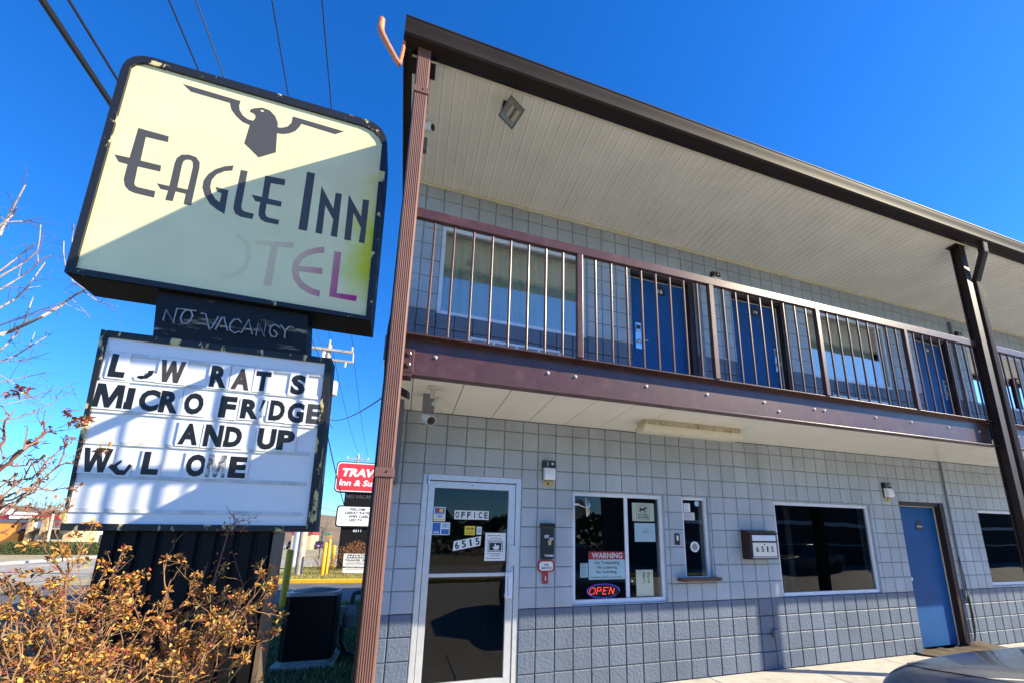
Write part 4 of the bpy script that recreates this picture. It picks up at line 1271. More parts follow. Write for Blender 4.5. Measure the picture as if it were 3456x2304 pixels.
def face_mat():
    m = M('cream_sign_face', (0.80, 0.75, 0.44), 0.4, var=0.05, vscale=2.5)
    t = m.node_tree; N = t.nodes.new; L = t.links.new
    b = t.nodes['Principled BSDF']
    src = b.inputs['Base Color'].links[0].from_socket
    tc = N('ShaderNodeTexCoord')
    ns = N('ShaderNodeTexNoise'); ns.inputs['Scale'].default_value = 2.2; ns.inputs['Detail'].default_value = 3
    L(tc.outputs['Object'], ns.inputs['Vector'])
    v1 = N('ShaderNodeVectorMath'); v1.operation = 'SUBTRACT'; v1.inputs[1].default_value = (1.22, 0, 4.62)
    L(tc.outputs['Object'], v1.inputs[0])
    v2 = N('ShaderNodeVectorMath'); v2.operation = 'MULTIPLY'; v2.inputs[1].default_value = (2.9, 0, 0.95)
    L(v1.outputs[0], v2.inputs[0])
    ln = N('ShaderNodeVectorMath'); ln.operation = 'LENGTH'
    L(v2.outputs[0], ln.inputs[0])
    ad = N('ShaderNodeMath'); ad.operation = 'ADD'
    sc = N('ShaderNodeMath'); sc.operation = 'MULTIPLY_ADD'; sc.inputs[1].default_value = 1.5; sc.inputs[2].default_value = -0.75
    L(ns.outputs['Fac'], sc.inputs[0]); L(sc.outputs[0], ad.inputs[0]); L(ln.outputs['Value'], ad.inputs[1])
    mr = N('ShaderNodeMapRange'); mr.inputs['From Min'].default_value = 0.95; mr.inputs['From Max'].default_value = 0.35
    L(ad.outputs[0], mr.inputs['Value'])
    mx = N('ShaderNodeMix'); mx.data_type = 'RGBA'
    L(mr.outputs[0], mx.inputs['Factor']); L(src, mx.inputs[6]); mx.inputs[7].default_value = (0.60, 0.60, 0.004, 1)
    L(mx.outputs[2], b.inputs['Base Color'])
    return m
def fade_mat():
    m = M('faded_magenta', (0.4, 0.05, 0.25), 0.4)
    t = m.node_tree; N = t.nodes.new; L = t.links.new
    b = t.nodes['Principled BSDF']
    tc = N('ShaderNodeTexCoord'); sx = N('ShaderNodeSeparateXYZ'); L(tc.outputs['Object'], sx.inputs[0])
    ns = N('ShaderNodeTexNoise'); ns.inputs['Scale'].default_value = 4.0
    L(tc.outputs['Object'], ns.inputs['Vector'])
    a0 = N('ShaderNodeMath'); a0.operation = 'MULTIPLY_ADD'; a0.inputs[1].default_value = -0.28
    L(sx.outputs['Z'], a0.inputs[0]); L(sx.outputs['X'], a0.inputs[2])
    a1 = N('ShaderNodeMath'); a1.operation = 'MULTIPLY_ADD'; a1.inputs[1].default_value = 0.3
    L(ns.outputs['Fac'], a1.inputs[0]); L(a0.outputs[0], a1.inputs[2])
    rp = N('ShaderNodeValToRGB')
    rp.color_ramp.elements[0].position = 0.0; rp.color_ramp.elements[0].color = (0.76, 0.70, 0.40, 1)
    rp.color_ramp.elements[1].position = 1.0; rp.color_ramp.elements[1].color = (0.47, 0.025, 0.19, 1)
    e = rp.color_ramp.elements.new(0.45); e.color = (0.66, 0.45, 0.31, 1)
    mr = N('ShaderNodeMapRange'); mr.inputs['From Min'].default_value = -1.05; mr.inputs['From Max'].default_value = 0.05
    L(a1.outputs[0], mr.inputs['Value']); L(mr.outputs[0], rp.inputs['Fac']); L(rp.outputs['Color'], b.inputs['Base Color'])
    return m
m_peel = M('peeling_black_paint', (0.012, 0.013, 0.017), 0.5, col2=(0.62, 0.54, 0.27), mscale=2.6, mlo=0.595, mhi=0.615, bump=0.6, bscale=25, bdist=0.004, stretch=(1.6, 2.2, 1.2))
m_peel2 = M('worn_black_panel', (0.008, 0.009, 0.013), 0.5, spec=0.3, col2=(0.34, 0.31, 0.2), mscale=3.2, mlo=0.58, mhi=0.70, bump=0.3, bscale=25, stretch=(0.8, 1.0, 3.2))
m_blk = M('black_sign_metal', (0.005, 0.005, 0.006), 0.6, spec=0.25, bump=0.15, bscale=12, bdist=0.003)
m_letter = M('sign_letter_charcoal', (0.075, 0.076, 0.082), 0.5, spec=0.3)
m_peel3 = M('worn_board_frame', (0.010, 0.011, 0.013), 0.5, col2=(0.60, 0.50, 0.22), mscale=3.4, mlo=0.56, mhi=0.59, bump=0.6, bscale=25, bdist=0.004, stretch=(2.2, 2.2, 0.9))
m_board = M('acrylic_white', (0.80, 0.82, 0.86), 0.25, var=0.03, vscale=3)
m_tile = M('letter_tile_clear', (0.78, 0.80, 0.83), 0.2, var=0.05, vscale=9)
m_track = M('letter_track', (0.62, 0.63, 0.60), 0.25, var=0.22, vscale=8)
m_lblack = M('letter_black', (0.010, 0.010, 0.011), 0.45)
m_lbrown = M('letter_faded', (0.055, 0.042, 0.036), 0.45, var=0.35, vscale=14)
m_lgrey = M('letter_grey', (0.05, 0.05, 0.05), 0.45)
m_lworn = M('letter_worn', (0.12, 0.12, 0.13), 0.5, col2=(0.55, 0.56, 0.58), mscale=30, mlo=0.45, mhi=0.6)

psign = thing('pylon_sign', 'tall black framed motel sign with cream eagle panel over a white letter board', 'sign', (-1.7, 0.05, -0.1))
OUT = [(-1.229, 3.739), (-1.259, 5.611), (-1.264, 5.986), (-1.258, 6.07), (-1.238, 6.14), (-1.195, 6.2), (-1.122, 6.24), (-1.045, 6.25), (-0.345, 6.236), (0.943, 6.201), (1.056, 6.182), (1.143, 6.124), (1.194, 6.041), (1.218, 5.955), (1.232, 5.488), (1.262, 3.699)]
IN_ = SIGN_SHAPES['face']
cab = MB().slab(OUT, SP, 0.42, holes=[IN_])
cab = cab.build('cabinet', m_peel, psign)
# the underside and side sheets are plain black
MB().slab([(-1.215, 3.7375), (1.248, 3.6975), (1.248, 3.694), (-1.215, 3.734)], lambda u, w, d: SP(u, w, d + 0.02), 0.38).build('underside', m_blk, cab)
m_face = face_mat()
MB().poly(IN_, lambda u, w: SP(u, w, 0.025)).build('sign_face', m_face, cab)
ltr = MB()
for k, nm in enumerate(('E1', 'A1', 'G', 'L', 'E2', 'I', 'N1', 'N2')):
    ltr.poly(SIGN_SHAPES[nm], lambda u, w: SP(u, w, 0.0242), [SIGN_SHAPES['A1h']] if nm == 'A1' else None)
ltr.build('name_lettering', m_letter, cab)
ltr = MB()
for nm in ('T', 'E3', 'L3'):
    ltr.poly(SIGN_SHAPES[nm], lambda u, w: SP(u, w, 0.0242))
ltr.build('faded_lettering', fade_mat(), cab)
MB().poly(SIGN_SHAPES['O3'], lambda u, w: SP(u, w, 0.0242)).build('faded_ring', M('ghost_letter', (0.73, 0.675, 0.385), 0.4), cab)
MB().poly(SIGN_SHAPES['EG'], lambda u, w: SP(u, w, 0.0242)).build('eagle_emblem', m_letter, cab)
MB().poly(SIGN_SHAPES['EY'], lambda u, w: SP(u, w, 0.0236)).build('eagle_eye', m_face, cab)
# neck with dead neon tubing
nk = MB()
NE = [(-0.590, 3.735), (-0.540, 3.245), (0.708, 3.232), (0.664, 3.70)]
nk.slab(NE, lambda u, w, d: SP(u, w, d + 0.075), 0.26)
nk = nk.build('neck', m_peel2, psign)
m_tube = M('neon_tube_glass', (0.35, 0.36, 0.4), 0.15, spec=0.8)
m_post = M('glass_post', (0.2, 0.2, 0.2), 0.2)
for p in NEON_PATHS:
    MB().tube([SP(u, w, 0.045) for u, w in p], 0.0062, 6).build('neon_tube', m_tube, nk, smooth=True)
    for (u, w) in p[::2]:
        MB().lathe([(0.009, 0), (0.006, 0.012), (0.009, 0.03)], SP(u, w, 0.0745), (0, -1, 0), 8).build('tube_support', m_post, nk)
# reader board
LO = [(-0.874, 3.251), (0.947, 3.237), (1.0, 1.551), (-0.797, 1.538)]
LI = [(-0.823, 3.193), (0.895, 3.18), (0.925, 1.602), (-0.785, 1.593)]
rb = MB().slab(LO, SP, 0.24, holes=[LI])
rb = rb.build('reader_board', m_peel3, psign)
MB().poly(LI, lambda u, w: SP(u, w, 0.022)).build('board_face', m_board, rb)
for (a, b) in (((-0.803, 3.055), (0.885, 3.05)), ((-0.80, 2.815), (0.895, 2.822)), ((-0.80, 2.535), (0.90, 2.53)), ((-0.79, 2.26), (0.87, 2.262)), ((-0.79, 1.985), (0.872, 1.98)), ((-0.783, 1.70), (0.88, 1.703))):
    tk = MB()
    h = 0.017
    tk.hexa([SP(a[0], a[1] - h, 0.012), SP(b[0], b[1] - h, 0.012), SP(b[0], b[1] - h, 0.0215), SP(a[0], a[1] - h, 0.0215),
             SP(a[0], a[1] + h, 0.016), SP(b[0], b[1] + h, 0.016), SP(b[0], b[1] + h, 0.0215), SP(a[0], a[1] + h, 0.0215)])
    tk.build('letter_track', m_track, rb)
BLOCK = {'M': [(0, 0), (0.2, 0), (0.22, 0.55), (0.42, 0), (0.58, 0), (0.78, 0.55), (0.8, 0), (1, 0), (0.96, 1), (0.7, 1), (0.5, 0.42), (0.3, 1), (0.04, 1)],
         'W': [(0, 1), (0.2, 1), (0.28, 0.42), (0.42, 1), (0.58, 1), (0.72, 0.42), (0.8, 1), (1, 1), (0.82, 0), (0.62, 0), (0.5, 0.52), (0.38, 0), (0.18, 0)],
         'N': [(0, 0), (0.26, 0), (0.26, 0.55), (0.72, 0), (1, 0), (1, 1), (0.74, 1), (0.74, 0.45), (0.28, 1), (0, 1)]}
rl = random.Random(8)
KM = {'k': m_lblack, 'brown': m_lbrown, 'grey': m_lgrey, 'worn': m_lworn, 'frag': m_lblack}
for i, (ch, u, w, wd, ht, kind) in enumerate(BOARD_LETTERS):
    mb = MB()
    tw = max(wd, 0.10) / 2 + 0.017
    lean = rl.uniform(-0.02, 0.02)
    if kind != 'frag':
        q = [(u - tw, w - ht / 2 - 0.014), (u + tw, w - ht / 2 - 0.014 + lean * 0.1), (u + tw - 0.003, w + ht / 2 + 0.022), (u - tw + 0.002, w + ht / 2 + 0.022)]
        dd = 0.0085 + 0.0004 * (i % 3)
        mb.slab(q, lambda a, b, d: SP(a, b, dd + d - 0.02 * max(0, (b - w)) * (i % 4 == 3)), 0.002)
        if ch in BLOCK:
            mb.poly([(u - wd / 2 + a * wd, w - ht / 2 + b * ht) for a, b in BLOCK[ch]], lambda a, b: SP(a, b, dd - 0.0012 - 0.02 * max(0, (b - w)) * (i % 4 == 3)), mi=1)
        else:
            put_text(mb, ch, u - wd / 2, u + wd / 2, w - ht / 2, w + ht / 2, lambda a, b: SP(a, b, dd - 0.0012 - 0.02 * max(0, (b - w)) * (i % 4 == 3)), bold=0.055 if ch not in 'MWN' else 0.05, mi=1, rot=lean * 0.5)
    elif ch == 'J':
        mb.slab([(u - 0.07, w - 0.06), (u + 0.075, w - 0.06), (u + 0.08, w + 0.02), (u + 0.02, w + 0.01), (u - 0.03, w - 0.02), (u - 0.07, w - 0.01)], lambda a, b, d: SP(a, b, 0.0085 + d), 0.002)
        arc = [(u - 0.055, w - 0.035), (u - 0.025, w - 0.047), (u + 0.02, w - 0.035), (u + 0.05, w), (u + 0.058, w + 0.045), (u + 0.018, w + 0.04), (u + 0.012, w + 0.01), (u - 0.01, w - 0.012), (u - 0.03, w - 0.012), (u - 0.05, w - 0.02)]
        mb.poly(arc, lambda a, b: SP(a, b, 0.0075), mi=1)
    elif ch == 'sl':
        mb.slab([(u - 0.03, w - 0.09), (u + 0.03, w - 0.09), (u + 0.03, w + 0.09), (u - 0.02, w + 0.09)], lambda a, b, d: SP(a, b, 0.0085 + d), 0.002)
        mb.poly([(u - 0.005, w + 0.06), (u + 0.022, w + 0.06), (u - 0.012, w - 0.055), (u - 0.02, w - 0.055)], lambda a, b: SP(a, b, 0.0072), mi=1)
    else:
        mb.slab([(u - 0.085, w - 0.02), (u - 0.02, w - 0.075), (u + 0.07, w - 0.07), (u + 0.09, w + 0.03), (u + 0.0, w + 0.08), (u - 0.04, w + 0.03)], lambda a, b, d: SP(a, b, 0.0085 + d), 0.002)
        C_ = [(-0.078, 0.0), (-0.06, 0.028), (-0.045, 0.022), (-0.005, 0.062), (0.008, 0.05), (-0.022, 0.012), (0.0, -0.018), (0.035, -0.02), (0.058, 0.035), (0.08, 0.022), (0.045, -0.06), (-0.01, -0.062), (-0.05, -0.025), (-0.062, -0.012)]
        mb.poly([(u + a, w + b) for a, b in C_], lambda a, b: SP(a, b, 0.0072), mi=1)
    mb.build('letter_tile', [m_tile, KM[kind]], rb)
# corrugated pole cover
pc = MB()
u0, u1 = -0.555, 0.69
n = 9
prof = []
for k in range(n):
    a = u0 + (u1 - u0) * k / n
    s_ = (u1 - u0) / n
    prof += [(a, 0.06), (a + s_ * 0.62, 0.06), (a + s_ * 0.70, 0.085), (a + s_ * 0.92, 0.085)]
prof.append((u1, 0.06))
vs = []
for z in (-0.15, 1.545):
    vs += [SP(u - 0.012 * (1.5 - z) * 0, z, d) for u, d in prof]
k = len(prof)
pc.add(vs, [(i, i + 1, k + i + 1, k + i) for i in range(k - 1)])
pc.quad(SP(u1, -0.15, 0.06), SP(u1, -0.15, 0.34), SP(u1, 1.545, 0.34), SP(u1, 1.545, 0.06))
pc.quad(SP(u0, -0.15, 0.06), SP(u0, -0.15, 0.34), SP(u0, 1.545, 0.34), SP(u0, 1.545, 0.06))
pc.quad(SP(u0, -0.15, 0.34), SP(u1, -0.15, 0.34), SP(u1, 1.545, 0.34), SP(u0, 1.545, 0.34))
pc = pc.build('pole_cover', m_blk, psign)
MB().hexa([SP(u1 - 0.025, -0.15, 0.05), SP(u1 + 0.012, -0.15, 0.05), SP(u1 + 0.012, -0.15, 0.3), SP(u1 - 0.025, -0.15, 0.3), SP(u1 - 0.025, 1.545, 0.05), SP(u1 + 0.012, 1.545, 0.05), SP(u1 + 0.012, 1.545, 0.3), SP(u1 - 0.025, 1.545, 0.3)]).build('corner_flashing', M('bronze_flashing', (0.16, 0.12, 0.08), 0.4), pc)
# ------------------------------------------------------------------ ground, street, driveway
def smooth(a, b, x):
    t = max(0.0, min(1.0, (x - a) / (b - a)))
    return t * t * (3 - 2 * t)
GZ = -0.07
def ground_z(x, y):
    side = smooth(-14, -24, x + 0.13 * y)
    return GZ + 0.72 * smooth(56, 84, y) * side
m_ground = M('dry_ground', (0.33, 0.27, 0.15), 0.95, var=0.25, vscale=0.6, col2=(0.22, 0.2, 0.1), mscale=0.25, mlo=0.4, mhi=0.65)
m_asph = M('asphalt', (0.085, 0.085, 0.088), 0.85, var=0.2, vscale=1.2, bump=0.5, bscale=160, col2=(0.12, 0.115, 0.11), mscale=0.35, mlo=0.4, mhi=0.7)
m_street = M('street_asphalt', (0.30, 0.265, 0.215), 0.85, var=0.15, vscale=0.8, bump=0.3, bscale=120)
m_conc = M('concrete', (0.45, 0.43, 0.385), 0.85, var=0.14, vscale=9, bump=0.5, bscale=130, bdist=0.003, col2=(0.33, 0.31, 0.27), mscale=1.7, mlo=0.5, mhi=0.72)
m_lawn = M('winter_lawn_soil', (0.07, 0.085, 0.03), 0.95, var=0.4, vscale=5, bump=0.8, bscale=60)
m_drygrass = M('dry_lawn_soil', (0.34, 0.29, 0.1), 0.95, var=0.35, vscale=2.5, bump=0.8, bscale=40)
m_kerby = M('yellow_kerb_paint', (0.75, 0.45, 0.01), 0.6, var=0.1, vscale=4, bump=0.3, bscale=40)
m_bolly = M('yellow_bollard_paint', (0.82, 0.40, 0.006), 0.45, var=0.06, vscale=5)
mb = MB()
gx = [-1500, -400, -150] + [-120 + 6 * i for i in range(0, 23)] + [30, 60, 150, 400, 1500]
gy = [-1500, -300, -80, -20, 0, 20, 40, 50] + [54 + 4 * i for i in range(0, 11)] + [120, 200, 400, 1500]
for y in gy:
    for x in gx:
        mb.v.append((x, y, ground_z(x, y)))
for j in range(len(gy) - 1):
    for i in range(len(gx) - 1):
        a = j * len(gx) + i
        mb.f.append([a, a + 1, a + len(gx) + 1, a + len(gx)]); mb.m.append(0)
struct(mb, 'ground', m_ground)
def sheet_poly(name, pts, z, mat):
    m_ = MB().poly(pts, lambda u, w: (u, w, z))
    return struct(m_, name, mat)
def sd(x0, y):                       # the street runs slightly left of straight ahead
    return x0 - 0.13 * y
sheet_poly('street', [(sd(-9.6, -120), -120), (sd(-9.6, 600), 600), (sd(-18.6, 600), 600), (sd(-18.6, -120), -120)], GZ + 0.004, m_street)
m_lane = M('lane_paint_white', (0.7, 0.7, 0.68), 0.7)
m_lane2 = M('lane_paint_cream', (0.62, 0.5, 0.25), 0.7, var=0.2, vscale=2)
mb = MB()
y = -60
while y < 250:
    mb.quad((sd(-16.05, y), y, GZ + 0.008), (sd(-15.9, y), y, GZ + 0.008), (sd(-15.9, y + 7), y + 7, GZ + 0.008), (sd(-16.05, y + 7), y + 7, GZ + 0.008))
    y += 9
struct(mb, 'lane_marking', m_lane)
mb = MB()
for a in (-12.9, -12.6):
    mb.quad((sd(a, -60), -60, GZ + 0.008), (sd(a + 0.14, -60), -60, GZ + 0.008), (sd(a + 0.14, 300), 300, GZ + 0.008), (sd(a, 300), 300, GZ + 0.008))
struct(mb, 'centre_marking', m_lane2)
mb = MB()
mb.hexa([(sd(-18.9, -60), -60, GZ - .05), (sd(-18.6, -60), -60, GZ - .05), (sd(-18.6, 52), 52, GZ - .05), (sd(-18.9, 52), 52, GZ - .05),
         (sd(-18.9, -60), -60, GZ + .14), (sd(-18.6, -60), -60, GZ + .14), (sd(-18.6, 52), 52, GZ + .14), (sd(-18.9, 52), 52, GZ + .14)])
struct(mb, 'far_kerb', m_conc)
sheet_poly('far_pavement', [(sd(-18.9, -60), -60), (sd(-18.9, 52), 52), (sd(-20.6, 52), 52), (sd(-20.6, -60), -60)], GZ + 0.06, m_conc)
mb = MB()
mb.hexa([(sd(-9.6, -60), -60, GZ - .05), (sd(-9.35, -60), -60, GZ - .05), (sd(-9.35, 8.5), 8.5, GZ - .05), (sd(-9.6, 8.5), 8.5, GZ - .05),
         (sd(-9.6, -60), -60, GZ + .12), (sd(-9.35, -60), -60, GZ + .12), (sd(-9.35, 8.5), 8.5, GZ + .12), (sd(-9.6, 8.5), 8.5, GZ + .12)])
struct(mb, 'near_kerb', m_conc)
m_lot = M('weathered_lot_paving', (0.42, 0.40, 0.355), 0.85, var=0.12, vscale=0.8, bump=0.4, bscale=120)
sheet_poly('parking_lot', [(-0.62, -1.95), (-0.62, -26), (70, -26), (70, -1.95)], GZ + 0.005, m_lot)
sheet_poly('driveway', [(-10.6, 9.1), (12, 8.8), (12, 11.5), (-1.25, 14.13), (-3.9, 14.68), (-11.2, 16.3)], GZ + 0.006, m_asph)
mb = MB()
x = -0.62
k = 0
while x < 16:
    mb.box(x + 0.004, x + 1.354 - 0.004, -1.94, -0.001, GZ - 0.03, 0.0)
    x += 1.354
struct(mb, 'sidewalk', m_conc, bevel=0.006)
sheet_poly('lawn', [(-9.2, -6), (-0.63, -6), (-0.63, -0.002), (XL - 0.003, -0.002), (XL - 0.003, 8.8), (-10.2, 8.95)], GZ + 0.004, m_lawn)
# kerb of the next property, yellow
def kerb(name, p, q, w, h, mat):
    p, q = Vector((*p, 0)), Vector((*q, 0))
    d = (q - p).normalized(); n = Vector((-d.y, d.x, 0))
    m_ = MB()
    m_.hexa([p + Vector((0, 0, GZ)), q + Vector((0, 0, GZ)), q + n * w + Vector((0, 0, GZ)), p + n * w + Vector((0, 0, GZ)),
             p + Vector((0, 0, GZ + h)) + n * 0.02, q + Vector((0, 0, GZ + h)) + n * 0.02, q + n * w + Vector((0, 0, GZ + h)), p + n * w + Vector((0, 0, GZ + h))])
    return struct(m_, name, mat, bevel=0.02)
kerb('yellow_kerb', (-4.6, 14.84), (8, 12.3), 0.3, 0.15, m_kerby)
sheet_poly('next_lawn', [(-5.6, 15.4), (-4.6, 15.15), (8, 12.62), (8, 26), (-7.0, 27.5)], GZ + 0.06, m_drygrass)
sheet_poly('side_street', [(-12.8, 28.5), (10, 27.3), (10, 38), (-14, 39)], GZ + 0.007, m_street)
# grass blades: near lawn (green, shaded) and the next lawn (tan and green)
def blades(name, n, area, h, mats, seed, z):
    r = random.Random(seed)
    m_ = MB()
    for _ in range(n):
        x, y = area(r)
        a = r.uniform(0, 6.28); hh = h * r.uniform(0.5, 1.3); w = 0.006 * (1 + hh * 6)
        lx, ly = r.gauss(0, hh * 0.5), r.gauss(0, hh * 0.5)
        m_.add([(x - w * cos(a), y - w * sin(a), z), (x + w * cos(a), y + w * sin(a), z), (x + lx, y + ly, z + hh)], [(0, 1, 2)], r.randrange(len(mats)))
    return tag(m_.build(name, mats, None, normals=False), kind='stuff')
m_g1 = M('grass_green', (0.07, 0.11, 0.025), 0.8); m_g2 = M('grass_tan', (0.42, 0.33, 0.12), 0.85); m_g3 = M('grass_olive', (0.16, 0.17, 0.045), 0.8)
tag(blades('grass', 26000, lambda r: (-0.35 - 3.2 * r.random() ** 1.2, r.uniform(-0.2, 8.6)), 0.06, [m_g1, m_g1, m_g3, m_g2], 21, GZ + 0.004), 'short dark green grass around the sign and cooling unit', 'grass')
tag(blades('dry_grass', 30000, lambda r: (-5.2 + 6.0 * r.random(), r.uniform(15.3, 24)), 0.10, [m_g2, m_g2, m_g3, m_g1], 22, GZ + 0.06), 'tan winter grass on the verge beyond the yellow kerb', 'grass')
# hill with bare woods across the street
mb = MB()
n1, n2 = 40, 10
for j in range(n2 + 1):
    for i in range(n1 + 1):
        x = -420 + 460 * i / n1
        y = 150 + 260 * j / n2
        hh = 26 * smooth(0, 0.62, j / n2) * (0.75 + 0.25 * sin(x * 0.02 + 1.0)) * smooth(20, -60, x)
        mb.v.append((x, y, GZ - 0.5 + hh + 1.2 * noise.noise((x * .03, y * .03, 0))))
for j in range(n2):
    for i in range(n1):
        a = j * (n1 + 1) + i
        mb.f.append([a, a + 1, a + n1 + 2, a + n1 + 1]); mb.m.append(0)
struct(mb, 'hill', M('leaf_litter', (0.16, 0.115, 0.07), 0.95, var=0.3, vscale=0.05), smooth=True)
hillv = mb.v
def hill_z(x, y):
    j = min(max((y - 150) / 260 * n2, 0), n2 - 1e-3); i = min(max((x + 420) / 460 * n1, 0), n1 - 1e-3)
    return hillv[int(j) * (n1 + 1) + int(i)][2]
m_bark = M('grey_bark', (0.17, 0.135, 0.11), 0.9, var=0.3, vscale=2)
m_bark2 = M('pale_bark', (0.42, 0.33, 0.29), 0.8, var=0.2, vscale=6)
m_twig = M('twig_brown', (0.14, 0.09, 0.065), 0.9)
def branch(mb, p, d, L_, r, depth, rnd, n=3, up=0.15, spread=0.6):
    k = 3
    pts = [p]
    q = p.copy(); dd = d.copy()
    for i in range(k):
        dd = (dd + Vector((rnd.gauss(0, .16), rnd.gauss(0, .16), rnd.gauss(up * .5, .12)))).normalized()
        q = q + dd * (L_ / k)
        pts.append(q.copy())
    mb.tube(pts, [r * (1 - 0.5 * i / k) for i in range(k + 1)], n, caps=False)
    if depth > 0:
        for _ in range(rnd.choice((2, 3, 3))):
            f = rnd.uniform(0.4, 1.0)
            s_ = pts[max(1, min(k, int(f * k + 0.5)))]
            nd = (dd + Vector((rnd.gauss(0, spread), rnd.gauss(0, spread), rnd.gauss(up, spread * .6)))).normalized()
            branch(mb, s_.copy(), nd, L_ * rnd.uniform(0.5, 0.75), r * 0.5, depth - 1, rnd, n, up, spread)
rw = random.Random(31)
mb = MB()
for _ in range(520):
    x = rw.uniform(-190, -95); y = rw.uniform(185, 330)
    z = hill_z(x, y) - 0.5
    h = rw.uniform(5, 9)
    branch(mb, Vector((x, y, z)), Vector((0, 0, 1)), h * 0.55, 0.16, 2, rw, 3, 0.4, 0.5)
tag(mb.build('bare_woods', m_bark, None, normals=False), 'grey bare winter woods covering the hill across the street', 'woods', kind='stuff')
mb = MB()
for _ in range(110):
    y = rw.uniform(150, 420); x = -0.152 * y + rw.uniform(-16, 34) + (12 if rw.random() < .5 else 0)
    branch(mb, Vector((x, y, GZ)), Vector((0, 0, 1)), rw.uniform(2.5, 5), 0.14, 3, rw, 3, 0.35, 0.55)
tag(mb.build('far_trees', m_bark, None, normals=False), 'far bare trees where the street meets the horizon', 'woods', kind='stuff')
# dark wood line behind the camera, seen only in the glass
mb = MB()
for _ in range(9000):
    x = rw.uniform(-40, 90); y = rw.uniform(-62, -46)
    top = 4.3 + 1.8 * noise.noise((x * .16, 3, 0)) + 1.0 * noise.noise((x * .6, 9, 0))
    z = top * (1 - rw.random() ** 2.0)
    s_ = rw.uniform(0.25, 0.6)
    a = rw.uniform(0, 6.28)
    mb.add([(x + s_ * cos(a), y, z), (x + s_ * cos(a + 2.1), y + s_ * .5, z + s_ * sin(a + 2.1)), (x + s_ * cos(a + 4.2), y - s_ * .5, z + s_ * sin(a + 4.2))], [(0, 1, 2)])
tag(mb.build('dark_woods', M('evergreen_dark', (0.03, 0.045, 0.022), 0.9), None, normals=False), 'dark wood line mirrored in the motel windows', 'woods', kind='stuff')
wing = thing('opposite_wing', 'low dark building across the parking lot mirrored in the windows', 'building', (40, -20, GZ))
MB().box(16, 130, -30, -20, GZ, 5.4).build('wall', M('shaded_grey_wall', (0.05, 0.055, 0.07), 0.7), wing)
MB().box(15.5, 130.5, -30.5, -18.6, 5.4, 5.8).build('roof', m_gutter, wing)
MB().box(15.8, 130.2, -19.2, -18.7, 2.7, 2.95).build('balcony_edge', m_alum_w, wing)
MB().box(15.8, 130.2, -18.66, -18.5, 1.40, 1.47).build('white_rail', m_white, wing)
kerb('lot_kerb', (15, -14.0), (-0.6, -14.0), 0.2, 0.15, m_kerby)

# ------------------------------------------------------------------ neighbouring sign
ns = thing('neighbour_sign', 'black pylon sign with red panel over a white message board beyond the yellow kerb', 'sign', (-2.3, 22, GZ))
def NP(u, w, d=0.0):
    return (u, 22 + 0.02 * u + d, w)
def rrect(x0, x1, z0, z1, r, n=6):
    out = []
    for cx, cz, a0 in ((x1 - r, z1 - r, 0), (x0 + r, z1 - r, 90), (x0 + r, z0 + r, 180), (x1 - r, z0 + r, 270)):
        for i in range(n + 1):
            a = radians(a0 + 90 * i / n)
            out.append((cx + r * cos(a), cz + r * sin(a)))
    return out[::-1]
nb = MB().slab(rrect(-3.62, -0.75, 4.06, 5.76, 0.22), lambda u, w, d: NP(u, w, d), 0.4).build('cabinet', m_blk, ns)
MB().slab(rrect(-3.57, -0.80, 4.11, 5.71, 0.2), lambda u, w, d: NP(u, w, d - 0.02), 0.015).build('white_border', m_white, nb)
MB().slab(rrect(-3.51, -0.86, 4.17, 5.65, 0.16), lambda u, w, d: NP(u, w, d - 0.03), 0.008).build('red_panel', M('sign_red', (0.62, 0.035, 0.05), 0.4), nb)
q = MB()
put_text(q, 'TRAVEL', -3.33, -1.05, 4.93, 5.39, lambda u, w: NP(u, w, -0.034), bold=0.05, shear=0.22)
put_text(q, 'Inn & Suites', -3.38, -1.02, 4.42, 4.76, lambda u, w: NP(u, w, -0.034), bold=0.035, shear=0.22)
q.build('lettering', m_white, nb)
MB().slab([(-3.06, GZ), (-1.2, GZ), (-1.2, 4.06), (-3.06, 4.06)], lambda u, w, d: NP(u, w, d + 0.08), 0.25).build('pole_cover', m_blk, ns)
q = MB()
put_text(q, 'NO VACANCY', -2.97, -1.3, 3.76, 3.98, lambda u, w: NP(u, w, 0.077), bold=-0.005)
q.build('neon_lettering', M('dim_neon', (0.10, 0.10, 0.11), 0.4), ns)
bb = MB().slab(rrect(-3.36, -0.9, 2.2, 3.36, 0.18), lambda u, w, d: NP(u, w, d - 0.02), 0.35).build('message_board', m_blk, ns)
MB().slab(rrect(-3.29, -0.97, 2.27, 3.29, 0.13), lambda u, w, d: NP(u, w, d - 0.03), 0.008).build('board_face', m_board, bb)
q = MB()
for s_, a, b, z in (('WELCOME', -2.72, -1.93, 3.16), ('GREAT RATES', -2.93, -1.62, 2.97), ('WIFI CABLE', -2.75, -1.62, 2.78), ('LED TV', -2.68, -2.04, 2.59)):
    put_text(q, s_, a, b, z - 0.075, z + 0.065, lambda u, w: NP(u, w, -0.034), bold=0.03)
q.build('lettering', m_ink, bb)
q = MB()
put_text(q, '6511', -2.45, -2.05, 1.95, 2.12, lambda u, w: NP(u, w, 0.077), bold=0.015)
q.build('house_number', m_white, ns)

